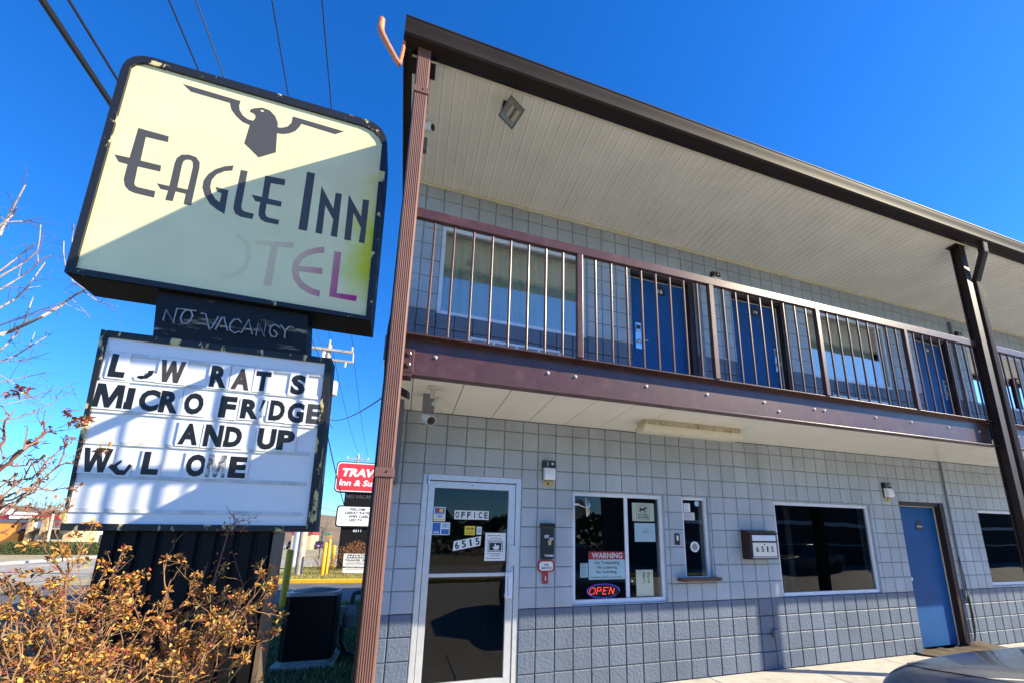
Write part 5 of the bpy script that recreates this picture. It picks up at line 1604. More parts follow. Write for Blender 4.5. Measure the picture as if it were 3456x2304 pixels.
# private parking notice
t = thing('parking_notice', 'white private parking notice board standing low on the dry verge', 'sign', (-1.7, 18, GZ))
MB().slab([(-2.32, 0.09), (-1.1, 0.04), (-1.1, 0.90), (-2.34, 0.92)], lambda u, w, d: (u, 18 + d, w), 0.02).build('board', m_paper, t)
q = MB()
for s_, a, b, z0, z1 in (('PRIVATE', -2.18, -1.42, 0.80, 0.885), ('PARKING', -2.2, -1.42, 0.70, 0.785), ('TRAVEL INN', -2.28, -1.2, 0.585, 0.67)):
    put_text(q, s_, a, b, z0, z1, fac(17.996), bold=0.03)
put_text(q, 'CUSTOMERS ONLY', -2.17, -1.3, 0.52, 0.555, fac(17.996))
rect_text_lines(q, -2.25, -1.2, 0.49, 0.03, 1, 17.996, rn); rect_text_lines(q, -2.2, -1.25, 0.44, 0.03, 1, 17.996, rn)
q.quad((-2.32, 17.9965, 0.30), (-1.1, 17.9965, 0.28), (-1.1, 17.9965, 0.345), (-2.32, 17.9965, 0.365))
rect_text_lines(q, -2.2, -1.25, 0.25, 0.03, 1, 17.996, rn)
q.build('print', m_ink, t)
q = MB(); put_text(q, 'TOWING ENFORCED', -2.26, -1.15, 0.312, 0.35, fac(17.994), bold=0.02); q.build('white_lettering', m_white, t)
MB().box(-2.2, -2.15, 18.021, 18.05, GZ, 0.9).box(-1.25, -1.2, 18.021, 18.05, GZ, 0.9).build('stake', m_brown_dk, t)

# bollards
def bollard(x, y, h, label, r=0.075):
    m_ = MB().lathe([(r, GZ), (r, h - r * .6), (r * .85, h - r * .25), (r * .5, h - .01), (0, h)], (x, y, 0), (0, 0, 1), 18)
    return tag(m_.build('bollard', m_bolly, None, (x, y, GZ), smooth=True, sharp=60), label, 'bollard', 'yellow steel bollards')
def _b(x, y, h, lab, r): 
    o = MB().lathe([(r, GZ), (r, h - r * .6), (r * .85, h - r * .25), (r * .5, h - .01), (0, h)], (x, y, 0), (0, 0, 1), 18).build('bollard', m_bolly, None, (x, y, GZ), smooth=True, sharp=60)
    tag(o, lab, 'bollard', 'yellow steel bollards')
_b(-2.45, 7.9, 1.27, 'nearest yellow bollard, half in shade beside the black sign column', 0.078)
_b(-3.03, 17.3, 1.42, 'tall sunlit yellow bollard nearest the yellow kerb', 0.075)
_b(-2.98, 18.1, 1.55, 'tallest yellow bollard just behind the one by the yellow kerb', 0.06)
_b(-3.18, 21.3, 1.27, 'farthest yellow bollard against the black base of the red sign', 0.085)

# galvanised pole, solar light, utility poles
t = MB().lathe([(0.20, GZ), (0.2, 2), (0.15, 14)], (-6.0, 27, 0), (0, 0, 1), 20)
tag(t.build('steel_pole', M('galvanised_steel', (0.62, 0.64, 0.68), 0.4, metal=0.3), None, (-6, 27, GZ), smooth=True), 'thick pale galvanised pole behind the lower edge of the letter board', 'pole')
def crossarm(t, x, y, z, hw, rot=0.0):
    c, s_ = cos(rot), sin(rot)
    m_ = MB().obox((x, y, z), (c, s_, 0), (-s_, c, 0), (0, 0, 1), hw, 0.05, 0.06)
    return m_.build('crossarm', m_pole, t)
m_pole = M('weathered_pole', (0.42, 0.37, 0.31), 0.85, var=0.2, vscale=3)
m_ins = M('porcelain', (0.6, 0.6, 0.62), 0.3)
def insul(t, x, y, z, s_=1):
    MB().lathe([(0.03, 0), (0.05, 0.04 * s_), (0.035, 0.08 * s_), (0.05, 0.13 * s_), (0.03, 0.2 * s_), (0, 0.24 * s_)], (x, y, z), (0, 0, 1), 10).build('insulator', m_ins, t, smooth=True)
up = thing('utility_pole', 'wooden utility pole with two crossarms and a transformer behind the motel sign', 'utility pole', (-4.0, 17.8, GZ))
MB().lathe([(0.16, GZ), (0.12, 10.6), (0.11, 10.75)], (-4.02, 17.8, 0), (0, 0, 1), 12).build('pole', m_pole, up, smooth=True)
crossarm(up, -3.99, 17.68, 10.45, 1.08, -0.01)
MB().obox((-3.4, 17.68, 9.95), (1, 0, 0), (0, 1, 0), (0, 0, 1), 0.52, 0.045, 0.05).build('crossarm', m_pole, up)
insul(up, -4.02, 17.8, 10.75, 1.2); insul(up, -2.99, 17.68, 10.51, 1.1); insul(up, -5.0, 17.68, 10.51, 1.1)
MB().tube([(-2.92, 17.68, 10.4), (-2.9, 17.66, 10.1), (-2.88, 17.66, 9.95)], 0.035, 6).build('fuse_cutout', m_ins, up)
MB().tube([(-3.2, 17.66, 9.9), (-3.22, 17.66, 9.65)], 0.05, 6).build('arrester', m_ins, up)
MB().lathe([(0, 8.15), (0.2, 8.17), (0.22, 8.25), (0.22, 8.78), (0.18, 8.86), (0, 8.88)], (-3.62, 17.62, 0), (0, 0, 1), 16).build('transformer', M('transformer_grey', (0.45, 0.45, 0.44), 0.5), up, smooth=True)
up2 = thing('utility_pole', 'distant utility pole with one crossarm above the red sign', 'utility pole', (-5.0, 46, GZ))
MB().lathe([(0.16, GZ), (0.12, 10.4)], (-5.0, 46, 0), (0, 0, 1), 10).build('pole', m_pole, up2, smooth=True)
crossarm(up2, -4.98, 45.88, 9.95, 1.07)
for x in (-5.0, -5.98, -3.98):
    insul(up2, x, 46 if x == -5.0 else 45.88, 10.0 if x != -5.0 else 10.4)
def wire(name, label, a, b, sag, r, n=24, mat=None, group=None):
    a, b = Vector(a), Vector(b)
    pts = []
    for i in range(n + 1):
        f = i / n
        p = a.lerp(b, f)
        p.z -= sag * 4 * f * (1 - f)
        pts.append(p)
    return tag(MB().tube(pts, r, 5).build(name, mat or m_wire, None, tuple(a), smooth=True), label, 'cable', group)
m_wire = M('cable_black', (0.015, 0.015, 0.017), 0.6)
m_wire_al = M('cable_bare', (0.12, 0.13, 0.15), 0.45, metal=0.5)
# overhead lines run from the pole back over the motel sign
def over(px, py, pz, dx, lab, r, mat=None, name='power_line', y2=-30):
    wire(name, lab, (px, 17.75, pz), (px + dx * (17.75 - y2), y2, pz + 0.2), 0.25, r, 40, mat, 'overhead lines behind the motel sign')
over(-3.60, 0, 6.62, 0.0, 'thickest black cable, leftmost of the lines above the motel sign', 0.034, None, 'telephone_cable')
over(-3.42, 0, 6.6, 0.004, 'thinner black cable just right of the thickest one', 0.014, None, 'telephone_cable')
over(-3.85, 0, 9.0, 0.012, 'dark line third from the left above the motel sign', 0.012)
over(-3.62, 0, 9.0, 0.020, 'thin pale line fourth from the left above the motel sign', 0.011, m_wire_al)
over(-4.02, 0, 11.04, 0.072, 'line from the top of the utility pole, second from the right', 0.012)
over(-2.99, 0, 10.77, 0.062, 'rightmost line above the motel sign, ending on the crossarm tip', 0.012)
wire('power_line', 'thin line running from pole top to the distant pole', (-4.02, 17.85, 11.04), (-5.0, 46, 10.62), 0.5, 0.014, group='lines between the two utility poles')
wire('power_line', 'thin line running from right crossarm tip to the distant pole', (-2.99, 17.7, 10.77), (-3.98, 45.9, 10.2), 0.5, 0.014, group='lines between the two utility poles')
wire('service_cable', 'black cable sagging from behind the letter board to the downspout', (-3.6, 17.7, 7.0), (-0.2, 3.0, 4.05), 0.25, 0.014)
wire('service_cable', 'black cable running down past the left edge of the red sign', (-3.6, 17.5, 6.4), (-3.05, 22.05, 3.4), 0.1, 0.025)
wire('power_line', 'lower thin line crossing to the neighbour sign board', (-4.02, 17.8, 3.15), (-3.3, 22.1, 3.0), 0.03, 0.012)
# slim black cable beside the downspout
tag(MB().tube([(-0.149, -1.50, 3.05), (-0.160, -1.49, 2.92), (-0.158, -1.49, 2.7), (-0.146, -1.49, 2.45)], 0.005, 6).build('loose_cable', m_wire, None, (-0.19, -1.49, 2.3), smooth=True), 'slim black cable hugging the left side of the brown downspout', 'cable')

# air conditioner and gas meter on the shaded grass
ac = thing('cooling_unit', 'black finned outdoor cooling unit on a pad beside the motel', 'air conditioner', (-0.97, 2.4, GZ))
X0, X1, Y0, Y1 = -1.27, -0.66, 2.08, 2.68
MB().box(X0 - 0.06, X1 + 0.04, Y0 - 0.06, Y1 + 0.06, GZ - 0.02, -0.022).build('pad', m_conc, ac, bevel=0.01)
def rbox(x0, x1, y0, y1, z0, z1, r, mb=None, n=5):
    mb = mb or MB()
    pts = rrect(x0, x1, y0, y1, r, n)
    mb.slab(pts, lambda u, w, d: (u, w, z0 + d), z1 - z0)
    return mb
rbox(X0 + .015, X1 - .015, Y0 + .015, Y1 - .015, -0.0, 0.775, 0.07).build('coil', m_blk, ac)
fin = MB()
k = 0
while X0 + 0.05 + k * 0.011 < X1 - 0.05:
    xx = X0 + 0.05 + k * 0.011
    fin.box(xx, xx + 0.0035, Y0 + 0.004, Y0 + 0.0145, 0.02, 0.77)
    k += 1
k = 0
while Y0 + 0.05 + k * 0.011 < Y1 - 0.05:
    yy = Y0 + 0.05 + k * 0.011
    fin.box(X0 + 0.004, X0 + 0.0145, yy, yy + 0.0035, 0.02, 0.77)
    k += 1
for z in (0.2, 0.4, 0.6):
    fin.box(X0 + 0.04, X1 - 0.04, Y0 - 0.001, Y0 + 0.0035, z, z + 0.004)
fin.build('grille', m_black, ac)
m_acg = M('unit_grey', (0.34, 0.36, 0.38), 0.4, metal=0.2)
rbox(X0, X1, Y0, Y1, -0.022, 0.02, 0.08).build('base_pan', m_acg, ac, bevel=0.006)
rbox(X0, X1, Y0, Y1, 0.78, 0.825, 0.08).build('top_rim', m_acg, ac, bevel=0.008)
cx, cy = (X0 + X1) / 2, (Y0 + Y1) / 2
fg = MB()
for r in (0.05, 0.09, 0.13, 0.17, 0.21, 0.25):
    fg.tube([(cx + r * cos(a * pi / 16), cy + r * sin(a * pi / 16), 0.855 - 0.02 * (r / .25) ** 2) for a in range(33)], 0.004, 5)
for a in range(24):
    b_ = a * pi / 12
    fg.tube([(cx + 0.04 * cos(b_), cy + 0.04 * sin(b_), 0.858), (cx + 0.28 * cos(b_), cy + 0.28 * sin(b_), 0.826)], 0.004, 5)
fg.build('fan_guard', m_acg, ac)
MB().lathe([(0.27, 0.8255), (0, 0.8258)], (cx, cy, 0), (0, 0, 1), 24).build('fan_well', m_black, ac)
gm = thing('gas_meter', 'grey gas meter with bent black pipe beside the motel wall', 'gas meter', (-0.5, 2.6, GZ))
m_gm = M('meter_grey', (0.28, 0.30, 0.32), 0.5)
g = MB()
g.lathe([(0.05, 0.30), (0.075, 0.33), (0.08, 0.5), (0.06, 0.57), (0.03, 0.6)], (-0.535, 2.62, 0), (0, 0, 1), 18)
g.build('meter_body', m_gm, gm, smooth=True)
MB().lathe([(0.07, 0), (0.075, 0.02), (0.06, 0.05), (0.03, 0.06), (0, 0.06)], (-0.535, 2.55, 0.5), (0, -1, 0), 18).box(-0.72, -0.61, 2.58, 2.66, 0.49, 0.58).build('regulator', m_gm, gm, smooth=True)
MB().tube([(-0.53, 2.62, 0.60), (-0.53, 2.62, 0.70), (-0.52, 2.62, 0.745), (-0.48, 2.62, 0.76), (-0.2, 2.62, 0.76)], 0.03, 10).tube([(-0.6, 2.62, 0.55), (-0.62, 2.62, 0.4), (-0.6, 2.64, -0.06)], 0.02, 8).build('pipe', M('meter_pipe', (0.06, 0.065, 0.07), 0.5), gm, smooth=True)
tag(MB().tube([(-0.62, 2.45, 0.35), (-0.6, 2.4, 0.15), (-0.5, 2.2, 0.05), (-0.36, 2.1, 0.03), (-0.2, 2.1, 0.1)], 0.025, 8).build('refrigerant_hose', m_black, None, (-0.5, 2.2, GZ), smooth=True), 'black insulated hose curving from the cooling unit to the motel wall', 'hose')

# ------------------------------------------------------------------ across the street
m_or = M('orange_stucco', (0.78, 0.30, 0.05), 0.7, var=0.05, vscale=1)
m_stone = M('stacked_stone', (0.55, 0.38, 0.2), 0.8, col2=(0.30, 0.2, 0.12), mscale=3, mlo=0.45, mhi=0.6)
m_band = M('red_roof_band', (0.34, 0.03, 0.04), 0.5)
m_gband = M('grey_cladding', (0.42, 0.43, 0.45), 0.5)
m_dglass = M('dark_shop_glass', (0.03, 0.035, 0.04), 0.1)
m_beige = M('beige_trim', (0.55, 0.43, 0.25), 0.7)
re = thing('restaurant', 'orange walled restaurant with red roof band and stone portal across the street', 'restaurant', (-54, 86, 0.6))
FZ = 0.55
RX = (-66, -48.0)
MB().box(-66, -53.6, 85, 100, FZ, 3.9).build('orange_wall', m_or, re)
MB().box(-53.55, -48.0, 85.8, 100, FZ, 3.0).build('shopfront_wall', m_beige, re)
MB().box(-66, -47.9, 84.9, 100, 3.905, 4.3).box(-53.6, -47.9, 85.2, 100, 2.95, 3.9).build('grey_band', m_gband, re)
MB().box(-66.2, -47.6, 84.6, 100.2, 4.305, 5.05).build('roof_band', m_band, re)
MB().box(-54.94, -52.5, 84.5, 84.59, 4.42, 4.86).build('roof_sign', m_white, re)
MB().box(-53.6, -47.9, 84.85, 85.19, 3.65, 3.88).build('red_stripe', m_band, re)
po = MB()
po.box(-52.5, -51.95, 84.2, 85.15, FZ, 4.75)
po.box(-50.95, -50.45, 84.2, 85.15, FZ, 4.75)
po.box(-51.95, -50.95, 84.2, 85.15, 4.4, 4.75)
po.build('stone_portal', m_stone, re)
lg = MB().lathe([(0.0, 0.1), (0.5, 0.08), (0.55, 0.0)], (-51.45, 84.6, 3.62), (0, -1, 0), 24)
lg.tube([(-51.45, 84.55, 4.1), (-51.4, 84.55, 4.27), (-51.25, 84.55, 4.33)], 0.05, 6)
lg.build('round_emblem', m_white, re)
MB().box(-51.95, -50.95, 84.75, 85.1, 2.3, 4.4).build('portal_back', m_gband, re)
for (a, b) in ((-53.55, -52.55), (-51.9, -50.95), (-50.4, -48.9)):
    MB().hexa([(a, 83.6, 2.3), (b, 83.6, 2.3), (b, 84.8, 2.3), (a, 84.8, 2.3), (a + .05, 83.62, 2.4), (b - .05, 83.62, 2.4), (b - .2, 84.8, 2.95), (a + .2, 84.8, 2.95)]).build('awning', m_blk, re)
    w_ = MB().box(a + 0.1, b - 0.1, 85.7, 85.79, 1.0, 2.25).build('window', m_dglass, re)
    MB().box(a + 0.1, b - 0.1, 85.66, 85.69, 1.3, 1.42).build('frame', m_alum_w, w_)
MB().box(-51.7, -51.2, 84.9, 85.6, FZ, 2.2).build('door', m_alum_w, re)
MB().box(-60, -56, 88, 92, 5.05, 5.6).box(-58, -56.8, 87, 88, 5.05, 6.0).build('roof_unit', m_alum_w, re)
wb = thing('white_shop', 'low white shop building with red lettering right of the orange restaurant', 'shop', (-46, 92, 0.6))
MB().box(-52.0, -42.0, 92, 102, 0.6, 3.1).build('wall', M('white_render', (0.72, 0.72, 0.72), 0.7), wb)
MB().box(-52.1, -41.9, 91.8, 102.1, 3.1, 3.35).build('parapet', m_band, wb)
for (a, b) in ((-51.4, -50.2), (-47.6, -46.7), (-46.2, -45.2), (-44.6, -43.4)):
    MB().box(a, b, 91.9, 91.99, 0.7 if b == -50.2 else 1.1, 2.3).build('window', m_dglass, wb)
t = MB().tube([(-41.95, 70, 4.6), (-41.85, 70, 2.6), (-41.75, 70, GZ)], 0.16, 8)
tag(t.build('wooden_pole', m_pole, None, (-41.8, 70, GZ), smooth=True), 'pale wooden pole in front of the restaurant portal', 'pole')
t = thing('yellow_cart', 'small yellow display stand beside the pale pole', 'stand', (-40.9, 70, 0.4))
MB().box(-41.3, -40.6, 69.7, 70.3, 0.62, 1.25).build('bin', m_bolly, t, bevel=0.08)
MB().box(-41.25, -41.15, 69.8, 70.2, 0.2, 0.615).box(-40.75, -40.65, 69.8, 70.2, 0.2, 0.615).build('leg', m_black, t)
# clipped hedge
rh = random.Random(77)
mb = MB()
p0, p1 = Vector((-41.0, 58.5)), Vector((-29.5, 56.5))
def hedge_pt(u, v, s_):
    x = p0.x + (p1.x - p0.x) * u; y = p0.y + (p1.y - p0.y) * u
    return x, y
for _ in range(26000):
    u = rh.random(); a = rh.random() * pi
    x, y = hedge_pt(u, 0, 0)
    rad = 0.9 + 0.08 * noise.noise((u * 30, a * 2, 0)) + rh.uniform(-.08, .03)
    yy = y - cos(a) * rad * 0.9
    zz = ground_z(x, y) + 0.1 + sin(a) ** 0.6 * (1.15 + 0.08 * noise.noise((u * 40, 2, 0))) * rh.uniform(.9, 1.0)
    if rh.random() < 0.35:
        zz = GZ + 0.05 + rh.random() * 1.0; yy = y - rad * 0.95
    s_ = rh.uniform(0.05, 0.11)
    b_ = rh.uniform(0, 6.28)
    mb.add([(x + s_ * cos(b_), yy + s_ * .4, zz + s_ * sin(b_)), (x + s_ * cos(b_ + 2), yy - s_ * .4, zz + s_ * sin(b_ + 2)), (x + s_ * cos(b_ + 4.1), yy, zz + s_ * sin(b_ + 4.1))], [(0, 1, 2)], rh.choice((0, 0, 1, 2)))
core = []
for i in range(24):
    u = i / 23
    x, y = hedge_pt(u, 0, 0)
    core.append([(x, y - 0.78 * cos(a * pi / 8), GZ + 0.05 + 1.08 * sin(a * pi / 8) ** .6) for a in range(9)])
for i in range(23):
    for j in range(8):
        mb.add([core[i][j], core[i + 1][j], core[i + 1][j + 1], core[i][j + 1]], [(0, 1, 2, 3)], 0)
tag(mb.build('hedge', [M('hedge_green', (0.045, 0.065, 0.015), 0.8), M('hedge_light', (0.10, 0.12, 0.03), 0.8), M('hedge_brown', (0.11, 0.09, 0.03), 0.8)], None, (-35, 57.5, GZ), normals=False), 'long low clipped green hedge across the street', 'hedge')

# street furniture far down the road
t = thing('solar_light', 'thin black post with a tilted solar panel far down the street', 'street light', (-6.6, 40, GZ))
MB().tube([(-6.65, 40, GZ), (-6.6, 40, 2.4)], 0.045, 6).build('post', m_black, t)
MB().obox((-6.57, 40, 2.55), (0.85, 0, -0.5), (0, 1, 0), (0.5, 0, 0.85), 0.24, 0.2, 0.02).build('panel', m_dark, t)
t = thing('road_sign', 'green street name sign over the far road', 'road sign', (-8.9, 60, GZ))
MB().box(-9.36, -8.5, 60, 60.03, 2.2, 2.44).build('plate', M('sign_green', (0.02, 0.22, 0.12), 0.5), t)
MB().tube([(-8.6, 60.05, GZ), (-8.6, 60.05, 2.6)], 0.05, 6).build('post', m_alum, t)
t = thing('warning_diamond', 'orange diamond road sign beside the green one', 'road sign', (-8.5, 60, GZ))
MB().slab([(-8.53, 1.76), (-8.26, 2.02), (-8.53, 2.28), (-8.8, 2.02)], lambda u, w, d: (u, 59.9 + d, w), 0.02).build('plate', m_orange, t)
MB().tube([(-8.53, 59.95, GZ), (-8.53, 59.95, 1.9)], 0.04, 6).build('post', m_alum, t)
t = thing('red_roof_shop', 'far red and white shop front under the letter board corner', 'shop', (-17, 90, GZ))
MB().box(-19.0, -15.8, 90, 98, GZ, 2.7).build('wall', m_beige, t)
MB().box(-19.2, -15.6, 89.8, 98.2, 2.7, 3.15).build('roof', m_band, t)
MB().box(-17.4, -16.4, 89.7, 89.79, 2.78, 3.05).build('sign_panel', m_white, t)
for i, (x, y, h) in enumerate(((-13.5, 70, 8), (-16.5, 95, 9), (-7.5, 78, 8.5), (-20.5, 120, 9))):
    o = MB().lathe([(0.14, GZ), (0.1, h)], (x, y, 0), (0, 0, 1), 8).build('street_pole', m_pole, None, (x, y, GZ))
    tag(o, ('far pole left of the steel pole', 'second far pole, left of the red roofed shop', 'far pole right of the solar light', 'farthest pole on the left kerb')[i], 'pole', 'far poles along the street')
TREE_BRANCHES = [[[[-6.45,4.2,6.22],[-6.51,4.3,6.54],[-6.38,4.17,6.78],[-6.29,4.11,7.15]],0.02],[[[-6.43,4.2,6.47],[-6.31,4.3,6.59],[-6.01,4.17,6.65]],0.01],[[[-6.44,4.2,6.48],[-6.6,4.3,6.61]],0.012],[[[-6.43,4.2,6.49],[-6.45,4.3,6.68],[-6.34,4.17,6.74]],0.012],[[[-6.58,4.6,5.68],[-6.43,4.7,6.03],[-6.21,4.57,6.24],[-6.19,4.51,6.44],[-6.33,4.65,6.79]],0.013],[[[-6.6,4.6,5.78],[-6.5,4.7,6.16],[-6.28,4.57,6.37]],0.012],[[[-6.67,4.8,5.54],[-6.53,4.9,5.88],[-6.29,4.77,6.13],[-6.12,4.71,6.28]],0.013],[[[-6.31,4.8,6.15],[-6.43,4.9,6.38]],0.009],[[[-6.31,4.4,5.06],[-6.24,4.5,5.28],[-6.06,4.37,5.45],[-5.98,4.31,5.58],[-5.99,4.45,5.99]],0.014],[[[-6.07,4.4,5.46],[-5.99,4.5,5.58]],0.006],[[[-5.93,4.0,4.47],[-5.9,4.1,4.58],[-5.71,3.97,4.63],[-5.47,3.91,4.81],[-5.39,4.05,5.08],[-5.27,4.08,5.32],[-5.08,3.93,5.36]],0.028],[[[-5.12,4.0,5.4],[-5.36,4.1,5.56],[-5.43,3.97,5.77],[-5.45,3.91,5.94],[-5.58,4.05,6.22]],0.012],[[[-5.33,4.0,5.56],[-5.52,4.1,6.32],[-5.47,3.97,6.51]],0.009],[[[-5.15,4.0,5.37],[-4.96,4.1,5.26],[-4.64,3.97,5.17]],0.01],[[[-5.31,4.0,5.11],[-5.15,4.1,5.06],[-4.95,3.97,4.96]],0.005],[[[-5.24,4.0,5.2],[-5.11,4.1,5.07],[-4.94,3.97,4.9]],0.005],[[[-6.22,4.5,4.39],[-6.17,4.6,4.69],[-6.02,4.47,4.9],[-5.98,4.41,5.12],[-6.07,4.55,5.38]],0.013],[[[-6.32,4.7,4.26],[-6.23,4.8,4.42],[-6.02,4.67,4.54],[-5.92,4.61,4.6],[-5.83,4.75,4.87]],0.011],[[[-6.03,4.7,4.54],[-6.08,4.8,4.87]],0.007],[[[-6.24,4.7,3.92],[-6.01,4.8,4.09],[-5.72,4.67,4.14]],0.009],[[[-6.32,4.7,4.26],[-6.07,4.8,4.37],[-5.74,4.67,4.51]],0.007],[[[-6.5,4.8,5.83],[-6.58,4.9,6.08]],0.005],[[[-6.13,4.5,3.98],[-5.99,4.6,3.88],[-5.7,4.47,3.72]],0.007],[[[-6.54,5.2,3.83],[-6.15,5.2,3.84],[-5.76,5.2,3.88]],0.007],[[[-6.52,5.2,3.75],[-6.15,5.2,3.83],[-5.86,5.2,4.03],[-5.66,5.2,4.11]],0.008],[[[-6.51,5.2,3.71],[-6.18,5.2,3.72],[-5.88,5.2,3.72]],0.006],[[[-6.21,5.2,3.47],[-5.88,5.2,3.72],[-5.66,5.2,4.02]],0.008],[[[-6.54,5.2,3.84],[-6.34,5.2,3.83],[-6.08,5.2,4.05]],0.006],[[[-6.24,5.2,3.47],[-6.01,5.2,3.57],[-5.8,5.2,3.65]],0.005],[[[-6.1,5.2,3.84],[-5.96,5.2,3.76],[-5.64,5.2,3.66]],0.005],[[[-6.19,5.2,3.41],[-5.94,5.2,3.43]],0.004]]
ROSE_CANES = [[[[-1.51,-2.1,1.614],[-1.513,-2.065,1.639],[-1.445,-2.135,1.651],[-1.431,-2.099,1.68],[-1.436,-2.066,1.701],[-1.394,-2.135,1.736],[-1.411,-2.099,1.791]],0.0075],[[[-1.539,-2.05,1.604],[-1.54,-2.015,1.626],[-1.448,-2.085,1.659],[-1.448,-2.049,1.671],[-1.405,-2.016,1.674],[-1.311,-2.085,1.679],[-1.31,-2.049,1.674]],0.006],[[[-1.48,-2.0,1.675],[-1.485,-1.965,1.708],[-1.424,-2.035,1.731],[-1.427,-1.999,1.777],[-1.414,-1.966,1.804],[-1.345,-2.035,1.803]],0.0045],[[[-1.419,-2.0,1.784],[-1.431,-1.965,1.843],[-1.398,-2.035,1.905],[-1.394,-1.999,1.916]],0.0045],[[[-1.509,-2.15,1.749],[-1.507,-2.115,1.788],[-1.433,-2.185,1.824],[-1.42,-2.149,1.878],[-1.423,-2.116,1.914]],0.009],[[[-1.496,-2.2,1.827],[-1.516,-2.165,1.877],[-1.479,-2.235,1.93],[-1.502,-2.199,1.962]],0.0075],[[[-1.403,-2.15,1.907],[-1.437,-2.115,1.948],[-1.398,-2.185,1.942]],0.0045],[[[-1.403,-2.15,1.907],[-1.399,-2.115,1.913]],0.0045],[[[-1.484,-2.1,1.736],[-1.513,-2.065,1.722],[-1.461,-2.135,1.688]],0.0045],[[[-1.484,-2.1,1.678],[-1.471,-2.065,1.773],[-1.395,-2.135,1.803]],0.0053],[[[-1.531,-2.12,1.763],[-1.472,-2.085,1.772],[-1.385,-2.155,1.806]],0.006],[[[-1.542,-2.08,1.702],[-1.514,-2.045,1.702],[-1.423,-2.115,1.72],[-1.421,-2.079,1.777],[-1.399,-2.046,1.854],[-1.347,-2.115,1.868],[-1.372,-2.079,1.906]],0.0053],[[[-1.599,-1.95,1.595],[-1.573,-1.915,1.633],[-1.486,-1.985,1.665]],0.0067],[[[-1.62,-1.9,1.552],[-1.568,-1.865,1.62],[-1.474,-1.935,1.577],[-1.441,-1.899,1.603],[-1.437,-1.866,1.649]],0.0045],[[[-1.494,-1.9,1.575],[-1.47,-1.865,1.587],[-1.4,-1.935,1.587],[-1.393,-1.899,1.614]],0.0037],[[[-1.608,-1.9,1.495],[-1.592,-1.865,1.525],[-1.475,-1.935,1.582]],0.006]]
# ------------------------------------------------------------------ bare tree left of the sign
bt = thing('bare_tree', 'bare pale branched tree reaching in from the left behind the sign', 'tree', (-7.6, 4.6, GZ))
rt = random.Random(15)
tk = MB()
TR = [Vector((-7.6, 4.6, GZ)), Vector((-7.55, 4.62, 1.2)), Vector((-7.62, 4.55, 2.4)), Vector((-7.5, 4.5, 3.6)), Vector((-7.45, 4.5, 5.0)), Vector((-7.3, 4.45, 6.4))]
tk.tube(TR, [0.16, 0.13, 0.115, 0.09, 0.06, 0.03], 10)
tk.build('trunk', m_bark, bt, smooth=True)
br = MB(); tw = MB()
first = {}
for pts, r in TREE_BRANCHES:
    P = [Vector(p) for p in pts]
    starts_at_edge = P[0].x < -5.2 and P[0].x < P[-1].x
    if starts_at_edge:
        z = max(0.8, P[0].z - 0.9)
        base = min(TR, key=lambda q: abs(q.z - z))
        mid = base.lerp(P[0], 0.6) + Vector((0, 0, 0.12))
        path = [base, mid] + P
        rr_ = [r * 1.5, r * 1.25] + [r * (1 - 0.55 * i / (len(P) - 1)) for i in range(len(P))]
    else:
        path = P
        rr_ = [r * (1 - 0.5 * i / (len(P) - 1)) for i in range(len(P))]
    br.tube(path, rr_, 6)
    if r > 0.0065:
        for i in range(len(P) - 1):
            for _ in range(2):
                f = rt.random()
                s_ = P[i].lerp(P[i + 1], f)
                dr = (P[i + 1] - P[i]).normalized()
                d_ = (dr * 0.6 + Vector((rt.gauss(0, .7), rt.gauss(0, .5), rt.gauss(0.05, .6)))).normalized()
                L_ = rt.uniform(0.08, 0.45)
                m_ = s_ + d_ * L_ * .5 + Vector((0, 0, rt.gauss(0, .03)))
                e = s_ + d_ * L_ + Vector((rt.gauss(0, .05), 0, rt.gauss(0, .06)))
                tw.tube([s_, m_, e], [0.0035, 0.0028, 0.0018], 4)
                for _k in range(rt.choice((0, 1, 2))):
                    tw.tube([m_, m_ + Vector((rt.gauss(0, .09), rt.gauss(0, .05), rt.gauss(0, .09)))], [0.0026, 0.0015], 3)
    # buds and bud scars
    for i in range(len(P) - 1):
        for _ in range(2):
            s_ = P[i].lerp(P[i + 1], rt.random())
            tw.lathe([(0.006, 0), (0.004, 0.012), (0, 0.02)], s_, (rt.gauss(0, 1), rt.gauss(0, .4), rt.gauss(0.3, 1)), 4)
br.build('limb', m_bark2, bt, smooth=True)
tw.build('twigs', m_twig, bt)

